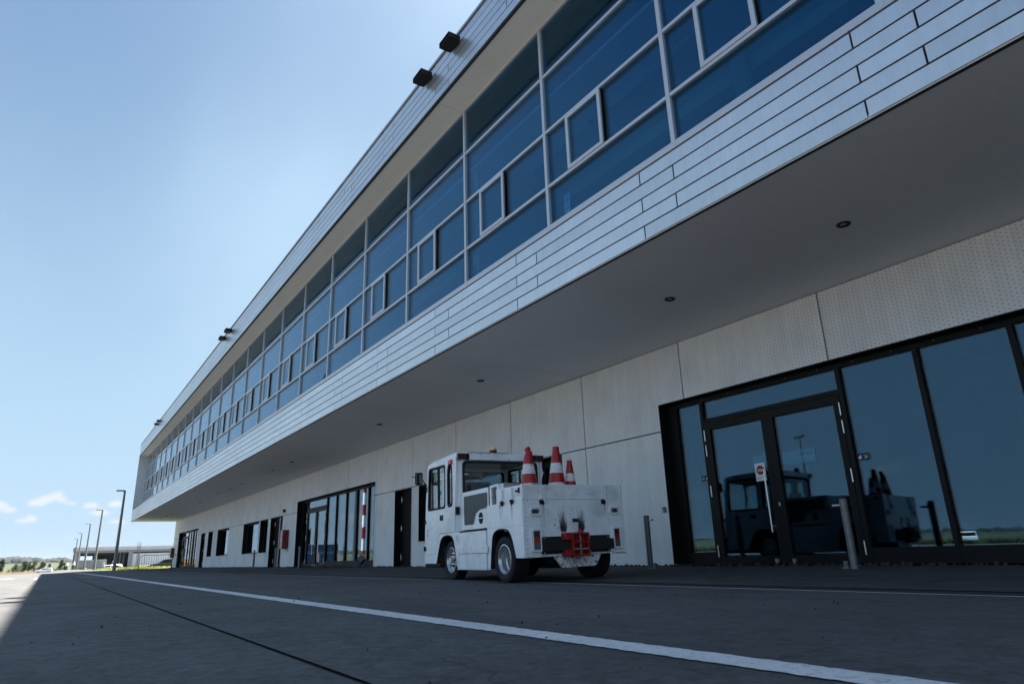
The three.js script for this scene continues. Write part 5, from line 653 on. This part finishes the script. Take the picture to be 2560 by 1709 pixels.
// ---------------------------------------------------------------- across the apron, seen mirrored in the glass
{
  { const t = thing('striped_mast', 'tall red and white banded mast mirrored in the wide entrance glass', 'mast', [-93, gy(-93, 16.5), 16.5]); const ys = [1.5, 3.1, 4.65, 6.28, 7.76, 9.45, 11.1, 12.8]; for (let i = 0; i + 1 < ys.length; i++) part('band', new THREE.CylinderGeometry(0.26, 0.26, ys[i + 1] - ys[i], 20).translate(0, (ys[i] + ys[i + 1]) / 2, 0), i % 2 ? M.redPaint : std(lin(0.8, 0.8, 0.8), 0.4), t); part('foot', [0, 1, 2, 3].flatMap((k) => { const c = Math.cos(k * 1.571 + 0.785), s = Math.sin(k * 1.571 + 0.785); return [rod([c * 0.55, 0, s * 0.55], [c * 0.14, 1.55, s * 0.14], 0.05), rod([c * 0.42, 0.5, s * 0.42], [-s * 0.33, 0.8, c * 0.33], 0.03)]; }), M.redPaint, t); part('box', bx(-0.1, 0.3, 4.4, 4.7, -0.1, 0.1), M.redPaint, t); }
  const blue = std(lin(0.02, 0.09, 0.17), 0.4), pol = (az, d) => [-d * Math.sin(az * Math.PI / 180), -20.12 + d * Math.cos(az * Math.PI / 180)];
  for (const [az, w, label] of [[72.45, 1.7, 'narrower dark blue container mirrored at the left of the entrance glass'], [71.15, 2.45, 'wider dark blue container mirrored in the entrance glass']]) { const [x, z] = pol(az, 102), t = thing('blue_container', label, 'container', [x, gy(x, z), z], 0.35 - Math.PI / 2, 'blue containers across the apron'); t.rotation.y = -az * Math.PI / 180 + Math.PI; part('body', bx(-w / 2, w / 2, 0.12, 2.45, -1.2, 1.2), blue, t); for (let i = 0; i <= 6; i++) part('rib', bx(-w / 2 + i * w / 6 - 0.03, -w / 2 + i * w / 6 + 0.03, 0.15, 2.4, -1.24, 1.24), blue, t); part('rail', [bx(-w / 2 - 0.04, w / 2 + 0.04, 2.45, 2.53, -1.25, 1.25), bx(-w / 2 - 0.04, w / 2 + 0.04, 1.35, 1.43, -1.25, 1.25)], std(lin(0.25, 0.32, 0.4), 0.5), t); part('skid', bx(-w / 2, w / 2, 0, 0.12, -1.1, 1.1), M.black, t); }
  { const [x, z] = pol(72.72, 135), t = thing('vent_tower', 'slim pale tower mirrored above the blue containers', 'tower', [x, gy(x, z), z]); part('shaft', bx(-0.3, 0.3, 0, 6.0, -0.3, 0.3), std(lin(0.6, 0.6, 0.6), 0.7), t); part('cap', bx(-0.34, 0.34, 6.0, 6.15, -0.34, 0.34), M.black, t); part('grille', bx(0.30, 0.34, 1, 5.9, -0.26, 0.26), M.black, t); }
  for (const [az, i] of [[70.36, 0], [71.85, 1]]) { const [x, z] = pol(az, 92), t = thing('chevron_board', ['red and white chevron board mirrored before the wider blue container', 'red and white chevron board mirrored at the gap of the blue containers'][i], 'barrier board', [x, gy(x, z), z], Math.PI - az * Math.PI / 180, 'chevron boards on the apron'); t.scale.setScalar(1.25); part('board', bx(-0.16, 0.16, 0.12, 0.9, -0.02, 0.02), std(0xffffff, 0.5, 0, { map: canvasTex(64, 156, (c) => { c.fillStyle = '#e8e6e2'; c.fillRect(0, 0, 64, 156); c.fillStyle = '#8e1420'; for (let k = -1; k < 5; k++) { c.beginPath(); c.moveTo(0, k * 44 + 30); c.lineTo(32, k * 44); c.lineTo(64, k * 44 + 30); c.lineTo(64, k * 44 + 52); c.lineTo(32, k * 44 + 22); c.lineTo(0, k * 44 + 52); c.fill(); } }) }), t); { const m = t.children[0], uv = m.geometry.attributes.uv; for (let k = 0; k < uv.count; k++) uv.setXY(k, (uv.getX(k) + 0.16) / 0.32, (uv.getY(k) - 0.12) / 0.78); } part('foot', rbx(-0.25, 0.25, 0, 0.12, -0.2, 0.2, 0.03), M.black, t); part('stay', rod([0.14, 0.1, 0], [0.02, 1.0, -0.1], 0.02), M.paper, t); }
  { const [x, z] = pol(32.7, 60), t = thing('double_lamp_post', 'tall lamp post with two heads mirrored in the right door pane', 'lamp post', [x, 0, z]); part('pole', new THREE.CylinderGeometry(0.06, 0.11, 8.7, 16).translate(0, 4.35, 0), M.post, t); t.rotation.y = 0.6; part('arm', rod([-0.75, 8.68, 0], [0.75, 8.68, 0], 0.04), M.post, t); part('head', [rbx(-0.95, -0.35, 8.62, 8.78, -0.14, 0.14, 0.03), rbx(0.25, 0.75, 8.58, 8.72, -0.14, 0.14, 0.03)], M.post, t); part('spike', rod([0, 8.7, 0], [0, 9.0, 0], 0.02), M.post, t); }
  { const [x, z] = pol(23, 95), t = thing('white_van', 'white van mirrored at the foot of the right-hand pane', 'van', [x, -0.35, z], Math.PI / 2 - 0.5); part('body', [rbx(-2.0, 1.3, 0.3, 1.35, -0.85, 0.85, 0.12), rbx(1.2, 2.1, 0.3, 0.85, -0.85, 0.85, 0.12)], std(lin(0.8, 0.8, 0.8), 0.35), t); part('windscreen', bx(1.26, 1.32, 0.82, 1.25, -0.7, 0.7), M.black, t); part('wheel', [-1.3, 1.3].map((u) => new THREE.CylinderGeometry(0.32, 0.32, 1.72, 20).rotateX(1.5708).translate(u, 0.32, 0)), M.blackMatt, t); }
  { const a = 72.3 * Math.PI / 180, d = 112, x = -d * Math.sin(a), z = -13.42 + d * Math.cos(a), y = EYE + d * Math.tan(14.45 * Math.PI / 180), t = thing('apron_floodlight_mast', 'apron lighting mast mirrored in the upper windows', 'mast', [x, gy(x, z), z], 0.3); part('pole', new THREE.CylinderGeometry(0.12, 0.3, y, 18).translate(0, y / 2, 0), M.post, t); part('arm', [rod([-0.2, y, 0], [2.4, y + 0.3, 0], 0.14), rod([-2.2, y + 0.2, 0], [0, y, 0], 0.1)], M.post, t); for (const u of [-1.7, 0.5, 1.9]) part('lamp', rbx(u - 0.5, u + 0.4, y - 0.55, y - 0.15, -0.3, 0.3, 0.05), M.black, t); }
  { const [x, z] = pol(81.1, 285), t = thing('yellow_container', 'yellow container mirrored in the farthest entrance glass', 'container', [x, gy(x, z), z], 0.3); part('body', rbx(-1.2, 1.2, 0.1, 2.4, -3.4, 3.4, 0.05), M.yellow, t); for (let i = 0; i <= 8; i++) part('rib', bx(-1.24, 1.24, 0.15, 2.35, -3.3 + i * 0.82, -3.22 + i * 0.82), M.yellow, t); }
}
for (const o of scene.children) if (o.isGroup || o.isMesh) o.traverse((m) => { if (m.isMesh) { m.castShadow = true; m.receiveShadow = true; } });
renderer.render(scene, camera);
